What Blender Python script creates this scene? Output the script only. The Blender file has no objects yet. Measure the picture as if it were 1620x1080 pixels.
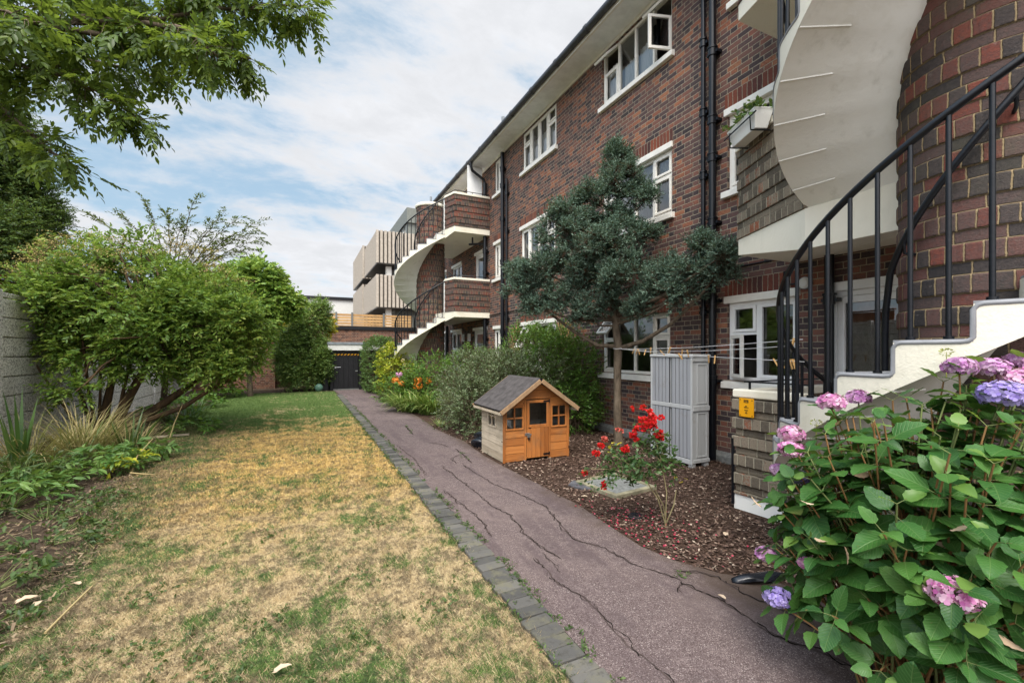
import bpy, math, random
import numpy as np
from mathutils import Vector
R = math.radians
sc = bpy.context.scene
COL = sc.collection
rnd = random.Random(7)
rng = np.random.default_rng(11)

# ------------------------------------------------------------------ objects
def tag(o, label=None, cat=None, group=None, kind=None):
    if label: o['label'] = label
    if cat: o['category'] = cat
    if group: o['group'] = group
    if kind: o['kind'] = kind
    return o

def thing(name, label, cat, loc, group=None):
    o = bpy.data.objects.new(name, None)
    o.empty_display_size = 0.2
    COL.objects.link(o)
    o.location = loc
    tag(o, label, cat, group)
    WL[o.name] = Vector(loc)
    return o
WL = {}

def wloc(o):
    return WL.get(o.name, Vector((0, 0, 0))) if o else Vector((0, 0, 0))

def link_mesh(name, me, mats, parent=None, origin=None):
    o = bpy.data.objects.new(name, me)
    for m in (mats if isinstance(mats, (list, tuple)) else [mats]):
        me.materials.append(m)
    COL.objects.link(o)
    if parent is not None:
        o.parent = parent
    base = Vector(origin) if origin is not None else wloc(parent)
    WL[o.name] = base
    o.location = base - wloc(parent)
    return o

class MB:
    """collects faces of one mesh"""
    def __init__(s):
        s.v = []; s.f = []; s.m = []; s.sm = []; s.uv = []
    def add(s, vs, fs, mat=0, smooth=False, uvs=None):
        b = len(s.v)
        s.v += [tuple(p) for p in vs]
        for i, f in enumerate(fs):
            s.f.append([b + k for k in f]); s.m.append(mat); s.sm.append(smooth)
            s.uv.append(uvs[i] if uvs else None)
    def quad(s, a, b, c, d, mat=0, uv=None):
        s.add([a, b, c, d], [(0, 1, 2, 3)], mat, False, [uv] if uv else None)
    def box(s, x0, x1, y0, y1, z0, z1, mat=0):
        x0, x1 = min(x0, x1), max(x0, x1); y0, y1 = min(y0, y1), max(y0, y1); z0, z1 = min(z0, z1), max(z0, z1)
        vs = [(x0,y0,z0),(x1,y0,z0),(x1,y1,z0),(x0,y1,z0),(x0,y0,z1),(x1,y0,z1),(x1,y1,z1),(x0,y1,z1)]
        s.add(vs, [(0,3,2,1),(4,5,6,7),(0,1,5,4),(1,2,6,5),(2,3,7,6),(3,0,4,7)], mat)
    def obox(s, c, X, Y, Z, mat=0):
        """oriented box: centre c and three half vectors"""
        c, X, Y, Z = map(Vector, (c, X, Y, Z))
        vs = [c + a*X + b*Y + d*Z for d in (-1, 1) for (a, b) in ((-1,-1),(1,-1),(1,1),(-1,1))]
        s.add(vs, [(0,3,2,1),(4,5,6,7),(0,1,5,4),(1,2,6,5),(2,3,7,6),(3,0,4,7)], mat)
    def bar(s, p, q, w, h, up=(0,0,1), mat=0):
        p, q = Vector(p), Vector(q); d = q - p
        Y = Vector(up).cross(d).normalized(); Z = d.normalized().cross(Y)
        s.obox((p+q)/2, d/2, Y*w/2, Z*h/2, mat)
    def prism(s, poly, z0, z1, mat=0):
        n = len(poly)
        zz0 = z0 if isinstance(z0, (list, tuple)) else [z0]*n
        zz1 = z1 if isinstance(z1, (list, tuple)) else [z1]*n
        vs = [(p[0], p[1], zz0[i]) for i, p in enumerate(poly)] + [(p[0], p[1], zz1[i]) for i, p in enumerate(poly)]
        a = sum(poly[i][0]*poly[(i+1)%n][1] - poly[(i+1)%n][0]*poly[i][1] for i in range(n))
        fs = []
        up = list(range(n, 2*n)); dn = list(range(n))[::-1]
        if a < 0: up, dn = up[::-1], dn[::-1]
        fs += [up, dn]
        for i in range(n):
            j = (i+1) % n
            fs.append((i, j, n+j, n+i) if a > 0 else (j, i, n+i, n+j))
        s.add(vs, fs, mat)
    def tube(s, pts, r, n=8, mat=0, smooth=True, cap=True):
        pts = [Vector(p) for p in pts]
        k = len(pts)
        rr = r if isinstance(r, (list, tuple)) else [r]*k
        prev = None; vs = []
        for i, p in enumerate(pts):
            d = (pts[min(i+1, k-1)] - pts[max(i-1, 0)])
            d = d.normalized() if d.length > 1e-9 else Vector((0,0,1))
            if prev is None:
                a = Vector((0,0,1)) if abs(d.z) < .9 else Vector((1,0,0))
                X = d.cross(a).normalized()
            else:
                X = (prev - d*prev.dot(d)).normalized()
            prev = X; Y = d.cross(X)
            for j in range(n):
                t = 2*math.pi*j/n
                vs.append(p + (X*math.cos(t) + Y*math.sin(t))*rr[i])
        fs = []
        for i in range(k-1):
            for j in range(n):
                fs.append((i*n+j, i*n+(j+1)%n, (i+1)*n+(j+1)%n, (i+1)*n+j))
        s.add(vs, fs, mat, smooth)
        if cap:
            s.add(vs[:n], [list(range(n))[::-1]], mat); s.add(vs[-n:], [list(range(n))], mat)
    def lathe(s, c, prof, n=48, mat=0, smooth=False, a0=0.0, a1=2*math.pi, uvr=None):
        """profile [(r,z)] around a vertical axis through c, uv in metres"""
        full = abs(a1-a0-2*math.pi) < 1e-6
        cx, cy = c
        vs = []; m = n if full else n+1
        for r, z in prof:
            for j in range(m):
                t = a0 + (a1-a0)*j/n
                vs.append((cx + r*math.cos(t), cy + r*math.sin(t), z))
        fs = []; uv = []
        for i in range(len(prof)-1):
            for j in range(n):
                k = (j+1) % m
                fs.append((i*m+j, i*m+k, (i+1)*m+k, (i+1)*m+j))
                R0 = uvr or prof[i][0]
                u0 = R0*(a0+(a1-a0)*j/n); u1 = R0*(a0+(a1-a0)*(j+1)/n)
                uv.append([(u0, prof[i][1]), (u1, prof[i][1]), (u1, prof[i+1][1]), (u0, prof[i+1][1])])
        s.add(vs, fs, mat, smooth, uv)
    def build(s, name, mats, parent=None, origin=None, bevel=0, seg=2):
        base = Vector(origin) if origin is not None else wloc(parent)
        me = bpy.data.meshes.new(name)
        me.from_pydata([(p[0]-base.x, p[1]-base.y, p[2]-base.z) for p in s.v], [], s.f)
        me.polygons.foreach_set('material_index', s.m)
        me.polygons.foreach_set('use_smooth', s.sm)
        uvl = me.uv_layers.new(name='UVMap').data
        for p in me.polygons:
            given = s.uv[p.index]
            if given is None:
                nx, ny, nz = abs(p.normal.x), abs(p.normal.y), abs(p.normal.z)
            for k, li in enumerate(p.loop_indices):
                if given is not None:
                    uvl[li].uv = given[k]
                else:
                    x, y, z = s.v[me.loops[li].vertex_index]
                    if nz >= nx and nz >= ny: uvl[li].uv = (x, y)
                    elif nx >= ny: uvl[li].uv = (y, z)
                    else: uvl[li].uv = (x, z)
        o = link_mesh(name, me, mats, parent, base)
        if bevel:
            b = o.modifiers.new('bevel', 'BEVEL'); b.width = bevel; b.segments = seg; b.limit_method = 'ANGLE'; b.angle_limit = R(40)
            b.harden_normals = False
        return o

def tri_mesh(name, V, T, mats, parent=None, origin=None, mi=None, smooth=False, uv=None):
    base = np.array(origin if origin is not None else wloc(parent), float)
    V = np.asarray(V, np.float32).reshape(-1, 3) - base.astype(np.float32)
    T = np.asarray(T, np.int32).reshape(-1, 3)
    me = bpy.data.meshes.new(name)
    me.vertices.add(len(V)); me.vertices.foreach_set('co', V.ravel())
    me.loops.add(T.size); me.loops.foreach_set('vertex_index', T.ravel())
    me.polygons.add(len(T))
    me.polygons.foreach_set('loop_start', np.arange(0, T.size, 3, dtype=np.int32))
    if mi is not None: me.polygons.foreach_set('material_index', np.asarray(mi, np.int32))
    if smooth: me.polygons.foreach_set('use_smooth', np.ones(len(T), bool))
    if uv is not None: me.uv_layers.new(name='UVMap').data.foreach_set('uv', np.asarray(uv, np.float32)[T.ravel()].ravel())
    me.update(calc_edges=True)
    return link_mesh(name, me, mats, parent, Vector(base))

class TM:
    """collects numpy triangle soup with material slots"""
    def __init__(s): s.V = []; s.T = []; s.M = []; s.U = []; s.n = 0
    def add(s, vt, mat=0, uv=None):
        V, T = vt
        if len(V) == 0: return
        s.U.append(np.zeros((len(V), 2)) if uv is None else np.tile(uv, (len(V)//len(uv), 1)))
        s.V.append(V); s.T.append(T + s.n); s.M.append(np.full(len(T), mat)); s.n += len(V)
    def build(s, name, mats, parent=None, origin=None, smooth=False):
        return tri_mesh(name, np.concatenate(s.V), np.concatenate(s.T), mats, parent, origin, np.concatenate(s.M), smooth, np.concatenate(s.U) if any(u.any() for u in s.U) else None)

# ------------------------------------------------------------------ materials
class NT:
    def __init__(s, name):
        s.m = bpy.data.materials.new(name); s.m.use_nodes = True
        s.t = s.m.node_tree; s.t.nodes.clear()
        s.out = s.n('ShaderNodeOutputMaterial')
    def n(s, typ, **kw):
        nd = s.t.nodes.new(typ)
        for k, v in kw.items(): setattr(nd, k, v)
        return nd
    def put(s, sock, val):
        if isinstance(val, bpy.types.NodeSocket): s.t.links.new(val, sock)
        elif isinstance(val, (tuple, list)) and len(val) == 3 and sock.type == 'RGBA': sock.default_value = (*val, 1)
        else: sock.default_value = val
    def math(s, op, a, b=None, c=None, clamp=False):
        nd = s.n('ShaderNodeMath', operation=op, use_clamp=clamp)
        for i, x in enumerate((a, b, c)):
            if x is not None: s.put(nd.inputs[i], x)
        return nd.outputs[0]
    def noise(s, vec, scale, detail=3, rough=.55, dist=0, out=0):
        nd = s.n('ShaderNodeTexNoise')
        s.put(nd.inputs['Vector'], vec); nd.inputs['Scale'].default_value = scale
        nd.inputs['Detail'].default_value = detail; nd.inputs['Roughness'].default_value = rough
        nd.inputs['Distortion'].default_value = dist
        return nd.outputs[out]
    def ramp(s, fac, stops, interp='LINEAR'):
        nd = s.n('ShaderNodeValToRGB'); cr = nd.color_ramp; cr.interpolation = interp
        while len(cr.elements) < len(stops): cr.elements.new(.5)
        for e, (p, c) in zip(cr.elements, stops):
            e.position = p; e.color = (*c, 1) if isinstance(c, (tuple, list)) else (c, c, c, 1)
        s.put(nd.inputs[0], fac)
        return nd.outputs[0]
    def mix(s, fac, a, b, blend='MIX'):
        nd = s.n('ShaderNodeMix', data_type='RGBA', blend_type=blend)
        s.put(nd.inputs[0], fac); s.put(nd.inputs[6], a); s.put(nd.inputs[7], b)
        return nd.outputs[2]
    def smooth(s, x, a, b):
        nd = s.n('ShaderNodeMapRange', interpolation_type='SMOOTHSTEP')
        s.put(nd.inputs[0], x); nd.inputs[1].default_value = a; nd.inputs[2].default_value = b
        return nd.outputs[0]
    def pos(s): return s.n('ShaderNodeNewGeometry').outputs['Position']
    def island(s): return s.n('ShaderNodeNewGeometry').outputs['Random Per Island']
    def uv(s): return s.n('ShaderNodeTexCoord').outputs['UV']
    def scale(s, vec, v):
        nd = s.n('ShaderNodeMapping'); s.put(nd.inputs[0], vec); nd.inputs['Scale'].default_value = v
        return nd.outputs[0]
    def bump(s, h, strength=.5, dist=.01):
        nd = s.n('ShaderNodeBump'); s.put(nd.inputs['Height'], h)
        nd.inputs['Strength'].default_value = strength; nd.inputs['Distance'].default_value = dist
        return nd.outputs[0]
    def bsdf(s, col, rough=.6, spec=.3, metal=0, normal=None, **kw):
        b = s.n('ShaderNodeBsdfPrincipled')
        s.put(b.inputs['Base Color'], col); s.put(b.inputs['Roughness'], rough)
        s.put(b.inputs['Specular IOR Level'], spec); s.put(b.inputs['Metallic'], metal)
        if normal is not None: s.put(b.inputs['Normal'], normal)
        for k, v in kw.items(): s.put(b.inputs[k], v)
        return b.outputs[0]
    def done(s, shader):
        s.t.links.new(shader, s.out.inputs[0]); return s.m

def flat(name, col, rough=.5, spec=.4, metal=0, var=.12, nscale=6, bump=.15, bscale=60):
    """plain surface with slight mottling and fine bump"""
    t = NT(name); p = t.pos()
    k = t.noise(p, nscale, 4)
    c = t.mix(t.smooth(k, .3, .7), tuple(x*(1-var) for x in col), tuple(min(1, x*(1+var)) for x in col))
    nrm = t.bump(t.noise(p, bscale, 3), bump, .004)
    return t.done(t.bsdf(c, rough, spec, metal, nrm))

BR = [(0.0,(.052,.042,.045)),(.22,(.084,.061,.061)),(.45,(.130,.078,.070)),(.66,(.172,.090,.074)),(.85,(.215,.095,.070)),(.96,(.28,.105,.062)),(1,(.33,.155,.09))]
DR_ = [(0.0,(.050,.045,.045)),(.22,(.085,.070,.066)),(.45,(.122,.085,.077)),(.68,(.145,.082,.072)),(.9,(.170,.072,.060)),(1,(.225,.075,.055))]
def brick(name, kind='flemish', ramp=BR, mortar=(.47,.40,.30), grime=(.07,.065,.045), dirt=.25, tint=1.0, mw=.0055):
    t = NT(name); uv = t.uv()
    sep = t.n('ShaderNodeSeparateXYZ'); t.put(sep.inputs[0], uv)
    wob = t.noise(uv, 9, 2); wob2 = t.noise(t.scale(uv, (1.3, .7, 1)), 14, 2)
    u = t.math('ADD', sep.outputs[0], t.math('MULTIPLY', t.math('SUBTRACT', wob, .5), .018))
    v = t.math('ADD', sep.outputs[1], t.math('MULTIPLY', t.math('SUBTRACT', wob2, .5), .009))
    M = t.math
    if kind == 'flemish':
        rowf = M('DIVIDE', v, .075); row = M('FLOOR', rowf); fv = M('FRACT', rowf)
        uu = M('ADD', M('DIVIDE', u, .3375), M('MULTIPLY', M('MODULO', M('ABSOLUTE', row), 2), .5))
        cell = M('FLOOR', uu); fu = M('FRACT', uu)
        isH = M('GREATER_THAN', fu, .66667)
        lx = M('MULTIPLY', M('SUBTRACT', fu, M('MULTIPLY', isH, .66667)), .3375)
        L = M('SUBTRACT', .225, M('MULTIPLY', isH, .1125))
        H = .075
        ly = M('MULTIPLY', fv, .075)
        idv = M('ADD', M('MULTIPLY', cell, 2), isH)
    elif kind == 'courses':     # stretcher course, then bricks on end
        pf = M('DIVIDE', v, .1875); row = M('FLOOR', pf); pv = M('MULTIPLY', M('FRACT', pf), .1875)
        isH = M('GREATER_THAN', pv, .075)
        ly = M('SUBTRACT', pv, M('MULTIPLY', isH, .075)); H = M('ADD', .075, M('MULTIPLY', isH, .0375))
        L = M('SUBTRACT', .225, M('MULTIPLY', isH, .14))
        uu = M('ADD', M('DIVIDE', u, L), M('MULTIPLY', row, .37))
        cell = M('FLOOR', uu); lx = M('MULTIPLY', M('FRACT', uu), L)
        idv = M('ADD', cell, M('MULTIPLY', isH, 77))
    else:                       # soldier course
        uu = M('DIVIDE', u, .075); cell = M('FLOOR', uu); lx = M('MULTIPLY', M('FRACT', uu), .075); L = .075
        ly = .1; H = .2; row = 3.0; idv = cell
    dx = M('MINIMUM', lx, M('SUBTRACT', L, lx)); dy = M('MINIMUM', ly, M('SUBTRACT', H, ly))
    d = M('MINIMUM', dx, dy)
    d = M('ADD', d, M('MULTIPLY', M('SUBTRACT', t.noise(uv, 60, 3), .5), .009))
    mask = t.smooth(d, mw*.55, mw*1.35)
    cx = t.n('ShaderNodeCombineXYZ'); t.put(cx.inputs[0], idv); t.put(cx.inputs[1], row)
    wn = t.n('ShaderNodeTexWhiteNoise'); t.put(wn.inputs['Vector'], cx.outputs[0])
    big = t.noise(uv, .9, 3)
    k = M('ADD', wn.outputs['Value'], M('MULTIPLY', M('SUBTRACT', big, .5), .7), clamp=True)
    k = M('ADD', k, M('MULTIPLY', M('SUBTRACT', t.noise(uv, 38, 4, .7), .5), .75), clamp=True)
    col = t.ramp(k, [(p, tuple(x*tint for x in c)) for p, c in ramp])
    if kind == 'courses':     # rough faces: fired skin, chips and pale bloom
        col = t.mix(M('MULTIPLY', t.smooth(t.noise(t.scale(uv, (1, 2.2, 1)), 55, 5, .75), .5, .66), .55), col, (.045,.038,.036))
        col = t.mix(M('MULTIPLY', t.smooth(t.noise(uv, 21, 5, .7), .60, .74), .40), col, (.33,.28,.25))
    g = M('MULTIPLY', t.smooth(t.noise(uv, 1.7, 5, .65), .48, .75), dirt)
    col = t.mix(g, col, grime)
    mcol = t.mix(t.noise(uv, 3, 3), tuple(x*.55 for x in mortar), mortar)
    if kind == 'courses': mcol = t.mix(t.math('MULTIPLY', t.math('LESS_THAN', dy, dx), .6), mcol, (.07,.055,.04))  # bed joints coloured darker to imitate the shadow in them
    c = t.mix(mask, mcol, col)
    h = M('ADD', M('MULTIPLY', mask, 1.0), M('MULTIPLY', t.noise(uv, 80, 5, .7), .8 if kind == 'courses' else .4))
    return t.done(t.bsdf(c, .88, .12, 0, t.bump(h, 1.0, .009)))

def leafmat(name, cols, rough=.45, trans=.35, spec=.35, patch=1.2, pamt=.5):
    t = NT(name); p = t.pos()
    k = t.math('ADD', t.math('MULTIPLY', t.island(), 1-pamt*.5), t.math('MULTIPLY', t.smooth(t.noise(p, patch, 2), .25, .75), pamt*.5))
    n = len(cols)
    c = t.ramp(k, [(i/(n-1), x) for i, x in enumerate(cols)])
    b = t.bsdf(c, rough, spec)
    tr = t.n('ShaderNodeBsdfTranslucent'); t.put(tr.inputs[0], t.mix(.5, c, (.25, .32, .03), 'MIX') if trans > 0 else c)
    mx = t.n('ShaderNodeMixShader'); mx.inputs[0].default_value = trans
    t.t.links.new(b, mx.inputs[1]); t.t.links.new(tr.outputs[0], mx.inputs[2])
    return t.done(mx.outputs[0])

def barkmat(name, a, b, sc_=14):
    t = NT(name); p = t.scale(t.pos(), (1, 1, .35))
    k = t.noise(p, sc_, 5, .65, .6)
    return t.done(t.bsdf(t.ramp(k, [(.3, a), (.7, b)]), .85, .15, 0, t.bump(k, .8, .02)))

M_ = {}
M_['brick'] = brick('red_purple_brick')
M_['drum'] = brick('drum_brick', 'courses', ramp=DR_, mortar=(.44,.33,.19), dirt=.75, grime=(.10,.095,.07), mw=.005)
M_['parapet'] = brick('parapet_brick', 'courses', ramp=DR_, mortar=(.32,.25,.15), dirt=.45, mw=.006)
GREYB = [(0,(.095,.08,.062)),(.35,(.17,.142,.108)),(.6,(.235,.195,.145)),(.88,(.27,.22,.165)),(.95,(.24,.11,.07)),(1,(.28,.10,.055))]
M_['terrace'] = brick('weathered_grey_brick', 'courses', ramp=GREYB, mortar=(.43,.385,.29), dirt=.35, grime=(.13,.12,.085), mw=.007)
M_['soldier'] = brick('soldier_course_brick', 'soldier', ramp=[(0,(.06,.035,.035)),(.4,(.13,.05,.04)),(1,(.24,.075,.045))])
M_['far_brick'] = brick('outbuilding_brick', 'flemish', ramp=[(0,(.10,.05,.04)),(.5,(.17,.08,.055)),(1,(.26,.12,.075))], mortar=(.36,.31,.24), dirt=.1)

def cream(name, col, stain=.35, rough=.5):
    t = NT(name); p = t.pos()
    k = t.noise(p, 2.2, 5, .6); k2 = t.noise(t.scale(p, (3, 3, .6)), 3, 4)
    c = t.mix(t.math('MULTIPLY', t.smooth(k, .5, .8), stain), col, tuple(x*y for x, y in zip(col, (.72, .70, .62))))
    c = t.mix(t.math('MULTIPLY', t.smooth(k2, .55, .85), stain*.5), c, (.33,.31,.22))
    h = t.math('ADD', t.noise(p, 28, 4), t.math('MULTIPLY', t.noise(p, 110, 2), .4))
    return t.done(t.bsdf(c, rough, .3, 0, t.bump(h, .35, .008)))
M_['cream'] = cream('cream_masonry_paint', (.81,.76,.635), .6)
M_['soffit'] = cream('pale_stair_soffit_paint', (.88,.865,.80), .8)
M_['white'] = cream('white_plinth_paint', (.80,.80,.77), .3)
M_['frame'] = flat('white_window_frame', (.86,.86,.85), .35, .45, var=.04, bump=.05)
M_['frame_cream'] = flat('cream_timber_trim', (.84,.81,.74), .45, .35, var=.06, bump=.1)
M_['eaves'] = flat('eaves_board', (.86,.87,.87), .5, .3, var=.06)
M_['gutter'] = flat('dark_grey_gutter', (.045,.047,.054), .4, .5, var=.2)
M_['black'] = flat('black_gloss_iron', (.005,.006,.009), .3, .4, var=.2, bump=.25, bscale=40)
M_['nosing'] = flat('grey_step_paint', (.27,.275,.29), .55, .3, var=.15, bump=.4, bscale=30)
M_['roof'] = flat('slate_roof', (.09,.085,.085), .7, .2)
M_['room'] = flat('room_plaster', (.30,.28,.24), .8, .1)
M_['lead'] = flat('grey_roof_felt', (.20,.22,.24), .6, .3, var=.2)
M_['dark'] = flat('black_timber', (.010,.010,.012), .5, .35, var=.25)
M_['paving'] = flat('grey_paving', (.30,.295,.28), .8, .15, var=.2)
M_['steel'] = flat('galvanised_steel', (.55,.56,.57), .3, .5, .9, var=.1)
M_['ply'] = flat('bare_plywood', (.30,.17,.06), .6, .2, var=.3)

t = NT('window_glass'); lw = t.n('ShaderNodeFresnel'); lw.inputs[0].default_value = 2.15
wn = t.bump(t.noise(t.pos(), 1.3, 1), .05, .05)
g = t.n('ShaderNodeBsdfGlossy'); g.inputs['Roughness'].default_value = .01; g.inputs['Color'].default_value = (.95,.97,1,1); t.put(g.inputs['Normal'], wn)
tr = t.n('ShaderNodeBsdfTransparent'); tr.inputs[0].default_value = (.95,.97,.96,1)
mx = t.n('ShaderNodeMixShader'); t.put(mx.inputs[0], t.math('ADD', t.math('MULTIPLY', lw.outputs[0], 1.0), .02, clamp=True))
t.t.links.new(tr.outputs[0], mx.inputs[1]); t.t.links.new(g.outputs[0], mx.inputs[2])
M_['glass'] = t.done(mx.outputs[0])

t = NT('net_curtain'); sx = t.n('ShaderNodeSeparateXYZ'); t.put(sx.inputs[0], t.pos())
b1 = t.bsdf((.86,.86,.84), .9, .05); tl = t.n('ShaderNodeBsdfTranslucent'); tl.inputs[0].default_value = (.7,.69,.66,1)
mx = t.n('ShaderNodeMixShader'); mx.inputs[0].default_value = .03; t.t.links.new(b1, mx.inputs[1]); t.t.links.new(tl.outputs[0], mx.inputs[2])
M_['curtain'] = t.done(mx.outputs[0])

# --- ground materials
def lawn_mask(t):
    """green share, distance zones and dark thatch of the parched lawn"""
    p = t.pos(); sx = t.n('ShaderNodeSeparateXYZ'); t.put(sx.inputs[0], p)
    y = sx.outputs[1]; x = sx.outputs[0]; M = t.math
    n1 = t.noise(p, .62, 4, .6); n2 = t.noise(p, 2.6, 5, .65); n3 = t.noise(t.scale(p, (1, .6, 1)), 9, 4, .65)
    wig = M('ADD', y, M('MULTIPLY', M('SUBTRACT', n2, .5), 5.0))
    far = t.smooth(wig, 9.0, 13.5)
    mid = M('MULTIPLY', t.smooth(wig, 3.0, 7.0), M('SUBTRACT', 1, far))
    left = M('SUBTRACT', 1, t.smooth(M('ADD', x, M('MULTIPLY', M('SUBTRACT', n2, .5), 1.2)), -2.0, -.7))
    g = M('ADD', M('MULTIPLY', M('SUBTRACT', n1, .5), 1.6), M('MULTIPLY', M('SUBTRACT', n2, .5), 2.0))
    g = M('ADD', g, M('MULTIPLY', M('SUBTRACT', n3, .5), 1.2))
    g = M('ADD', g, .37); g = M('ADD', g, M('MULTIPLY', far, .55)); g = M('SUBTRACT', g, M('MULTIPLY', mid, .10))
    g = M('ADD', g, M('MULTIPLY', left, .27), clamp=True)
    th = M('ADD', M('MULTIPLY', t.noise(t.scale(p, (1, 1.0, 1)), 5.5, 7, .75), .55), M('MULTIPLY', t.noise(p, 22, 5, .75), .45))
    th = M('MULTIPLY', t.smooth(M('ADD', th, M('MULTIPLY', left, .05)), .47, .55), M('SUBTRACT', 1, M('MULTIPLY', far, .8)))
    return g, left, mid, th
def lawn_cols(t, mid, left, r, th):
    gold = t.mix(r, (.46,.31,.105), (.76,.545,.215)); pale = t.mix(r, (.37,.275,.148), (.67,.54,.325))
    dry = t.mix(mid, pale, gold); dry = t.mix(t.math('MULTIPLY', left, .55), dry, (.30,.235,.155))
    dry = t.mix(t.math('MULTIPLY', th, .80), dry, t.mix(r, (.075,.062,.042), (.22,.17,.105)))
    green = t.mix(r, (.05,.098,.03), (.18,.26,.075))
    green = t.mix(t.math('MULTIPLY', th, .55), green, (.035,.055,.028))
    return dry, green
t = NT('lawn_soil'); g, left, mid, th = lawn_mask(t)
fine = t.noise(t.pos(), 160, 4, .7); dry, green = lawn_cols(t, mid, left, t.smooth(fine, .3, .7), th)
c = t.mix(t.smooth(g, .35, .65), dry, green); c = t.mix(t.math('MULTIPLY', t.smooth(t.noise(t.pos(), 55, 4, .7), .5, .68), .6), c, (.085,.065,.04))
M_['lawn'] = t.done(t.bsdf(c, .95, .05, 0, t.bump(fine, .8, .02)))
t = NT('grass_blade'); g, left, mid, th = lawn_mask(t)
isl = t.island(); wn = t.n('ShaderNodeTexWhiteNoise', noise_dimensions='1D'); t.put(wn.inputs['W'], t.math('MULTIPLY', isl, 917.3))
dry, green = lawn_cols(t, mid, left, wn.outputs['Value'], th)
pick = t.math('GREATER_THAN', t.math('ADD', g, t.math('MULTIPLY', t.math('SUBTRACT', isl, .5), .7)), .5)
M_['blade'] = t.done(t.bsdf(t.mix(pick, dry, green), .7, .15))

t = NT('garden_soil'); p = t.pos(); k = t.noise(p, 7, 5, .65); k2 = t.noise(p, 90, 4, .7)
c = t.ramp(k, [(.3,(.045,.032,.024)),(.55,(.085,.062,.045)),(.75,(.14,.11,.075))]); c = t.mix(t.smooth(k2,.5,.75), c, (.16,.12,.085))
M_['soil'] = t.done(t.bsdf(c, .95, .05, 0, t.bump(t.math('ADD', k, t.math('MULTIPLY', k2, .4)), 1, .04)))
t = NT('mulch_ground'); p = t.pos(); k = t.noise(p, 60, 5, .7)
M_['mulch'] = t.done(t.bsdf(t.ramp(k, [(.3,(.035,.022,.016)),(.7,(.12,.078,.058))]), .95, .05, 0, t.bump(k, 1, .03)))
t = NT('bark_chip'); c = t.ramp(t.island(), [(0,(.035,.022,.017)),(.4,(.085,.052,.040)),(.75,(.15,.095,.072)),(.92,(.23,.165,.125)),(.97,(.36,.28,.21)),(1,(.46,.37,.29))])
M_['chip'] = t.done(t.bsdf(c, .85, .15))
t = NT('tinted_asphalt'); p = t.pos(); v = t.n('ShaderNodeTexVoronoi'); t.put(v.inputs['Vector'], p); v.inputs['Scale'].default_value = 230
wn = t.n('ShaderNodeTexWhiteNoise'); t.put(wn.inputs['Vector'], v.outputs['Position'])
c = t.ramp(wn.outputs['Value'], [(0,(.058,.040,.040)),(.45,(.104,.076,.073)),(.8,(.162,.123,.117)),(.95,(.23,.185,.178)),(1,(.36,.31,.29))])
sx = t.n('ShaderNodeSeparateXYZ'); t.put(sx.inputs[0], p)
big = t.noise(p, .8, 5, .6); c = t.mix(t.math('MULTIPLY', t.smooth(big,.45,.7), .55), c, (.18,.137,.125)); 
st = t.noise(t.scale(p,(2.2,.5,1)), 1.6, 5, .65); c = t.mix(t.math('MULTIPLY', t.smooth(st,.47,.66), .65), c, (.080,.058,.060))
st2 = t.noise(p, 3.3, 6, .7); c = t.mix(t.math('MULTIPLY', t.smooth(st2,.52,.70), .5), c, (.075,.055,.056)); c = t.mix(t.math('MULTIPLY', t.smooth(t.noise(p, 22, 4, .7),.5,.72), .35), c, (.28,.22,.21))
edge = t.math('MULTIPLY', t.smooth(t.math('ADD', sx.outputs[0], t.math('MULTIPLY', t.noise(p, 5, 4), .5)), 2.55, 2.95), .75)
c = t.mix(edge, c, (.075,.052,.036))
M_['asphalt'] = t.done(t.bsdf(c, .85, .2, 0, t.bump(t.math('ADD', t.math('MULTIPLY', wn.outputs['Value'], .5), t.noise(p, 7, 3)), .6, .006)))
M_['crack'] = flat('crack_dirt', (.012,.010,.008), .95, .02)
t = NT('kerb_brick'); p = t.pos(); c = t.ramp(t.island(), [(0,(.050,.049,.046)),(.5,(.085,.082,.077)),(1,(.135,.128,.115))])
c = t.mix(t.math('MULTIPLY', t.smooth(t.noise(p, 6, 6, .7), .47, .68), .6), c, (.15,.14,.085)); c = t.mix(t.math('MULTIPLY', t.smooth(t.noise(p, 19, 5, .7), .52, .68), .5), c, (.045,.042,.034))
k = t.noise(p, 130, 3); M_['kerb'] = t.done(t.bsdf(c, .85, .2, 0, t.bump(k, .6, .006)))
t = NT('pebbledash_concrete'); p = t.pos(); v = t.n('ShaderNodeTexVoronoi'); t.put(v.inputs['Vector'], p); v.inputs['Scale'].default_value = 55
wn = t.n('ShaderNodeTexWhiteNoise'); t.put(wn.inputs['Vector'], v.outputs['Position'])
c = t.ramp(wn.outputs['Value'], [(0,(.24,.23,.22)),(.35,(.58,.565,.545)),(1,(.86,.84,.81))])
c = t.mix(t.math('MULTIPLY', t.smooth(t.noise(p, 1.2, 4), .5, .8), .4), c, (.24,.22,.19))
M_['concrete'] = t.done(t.bsdf(c, .9, .1, 0, t.bump(wn.outputs['Value'], .5, .006)))
t = NT('concrete_lid'); p = t.pos(); k = t.noise(p, 20, 5, .7); c = t.ramp(k, [(.3,(.11,.115,.11)),(.7,(.23,.235,.225))])
M_['slab'] = t.done(t.bsdf(c, .9, .1, 0, t.bump(k, .6, .01)))

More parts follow.
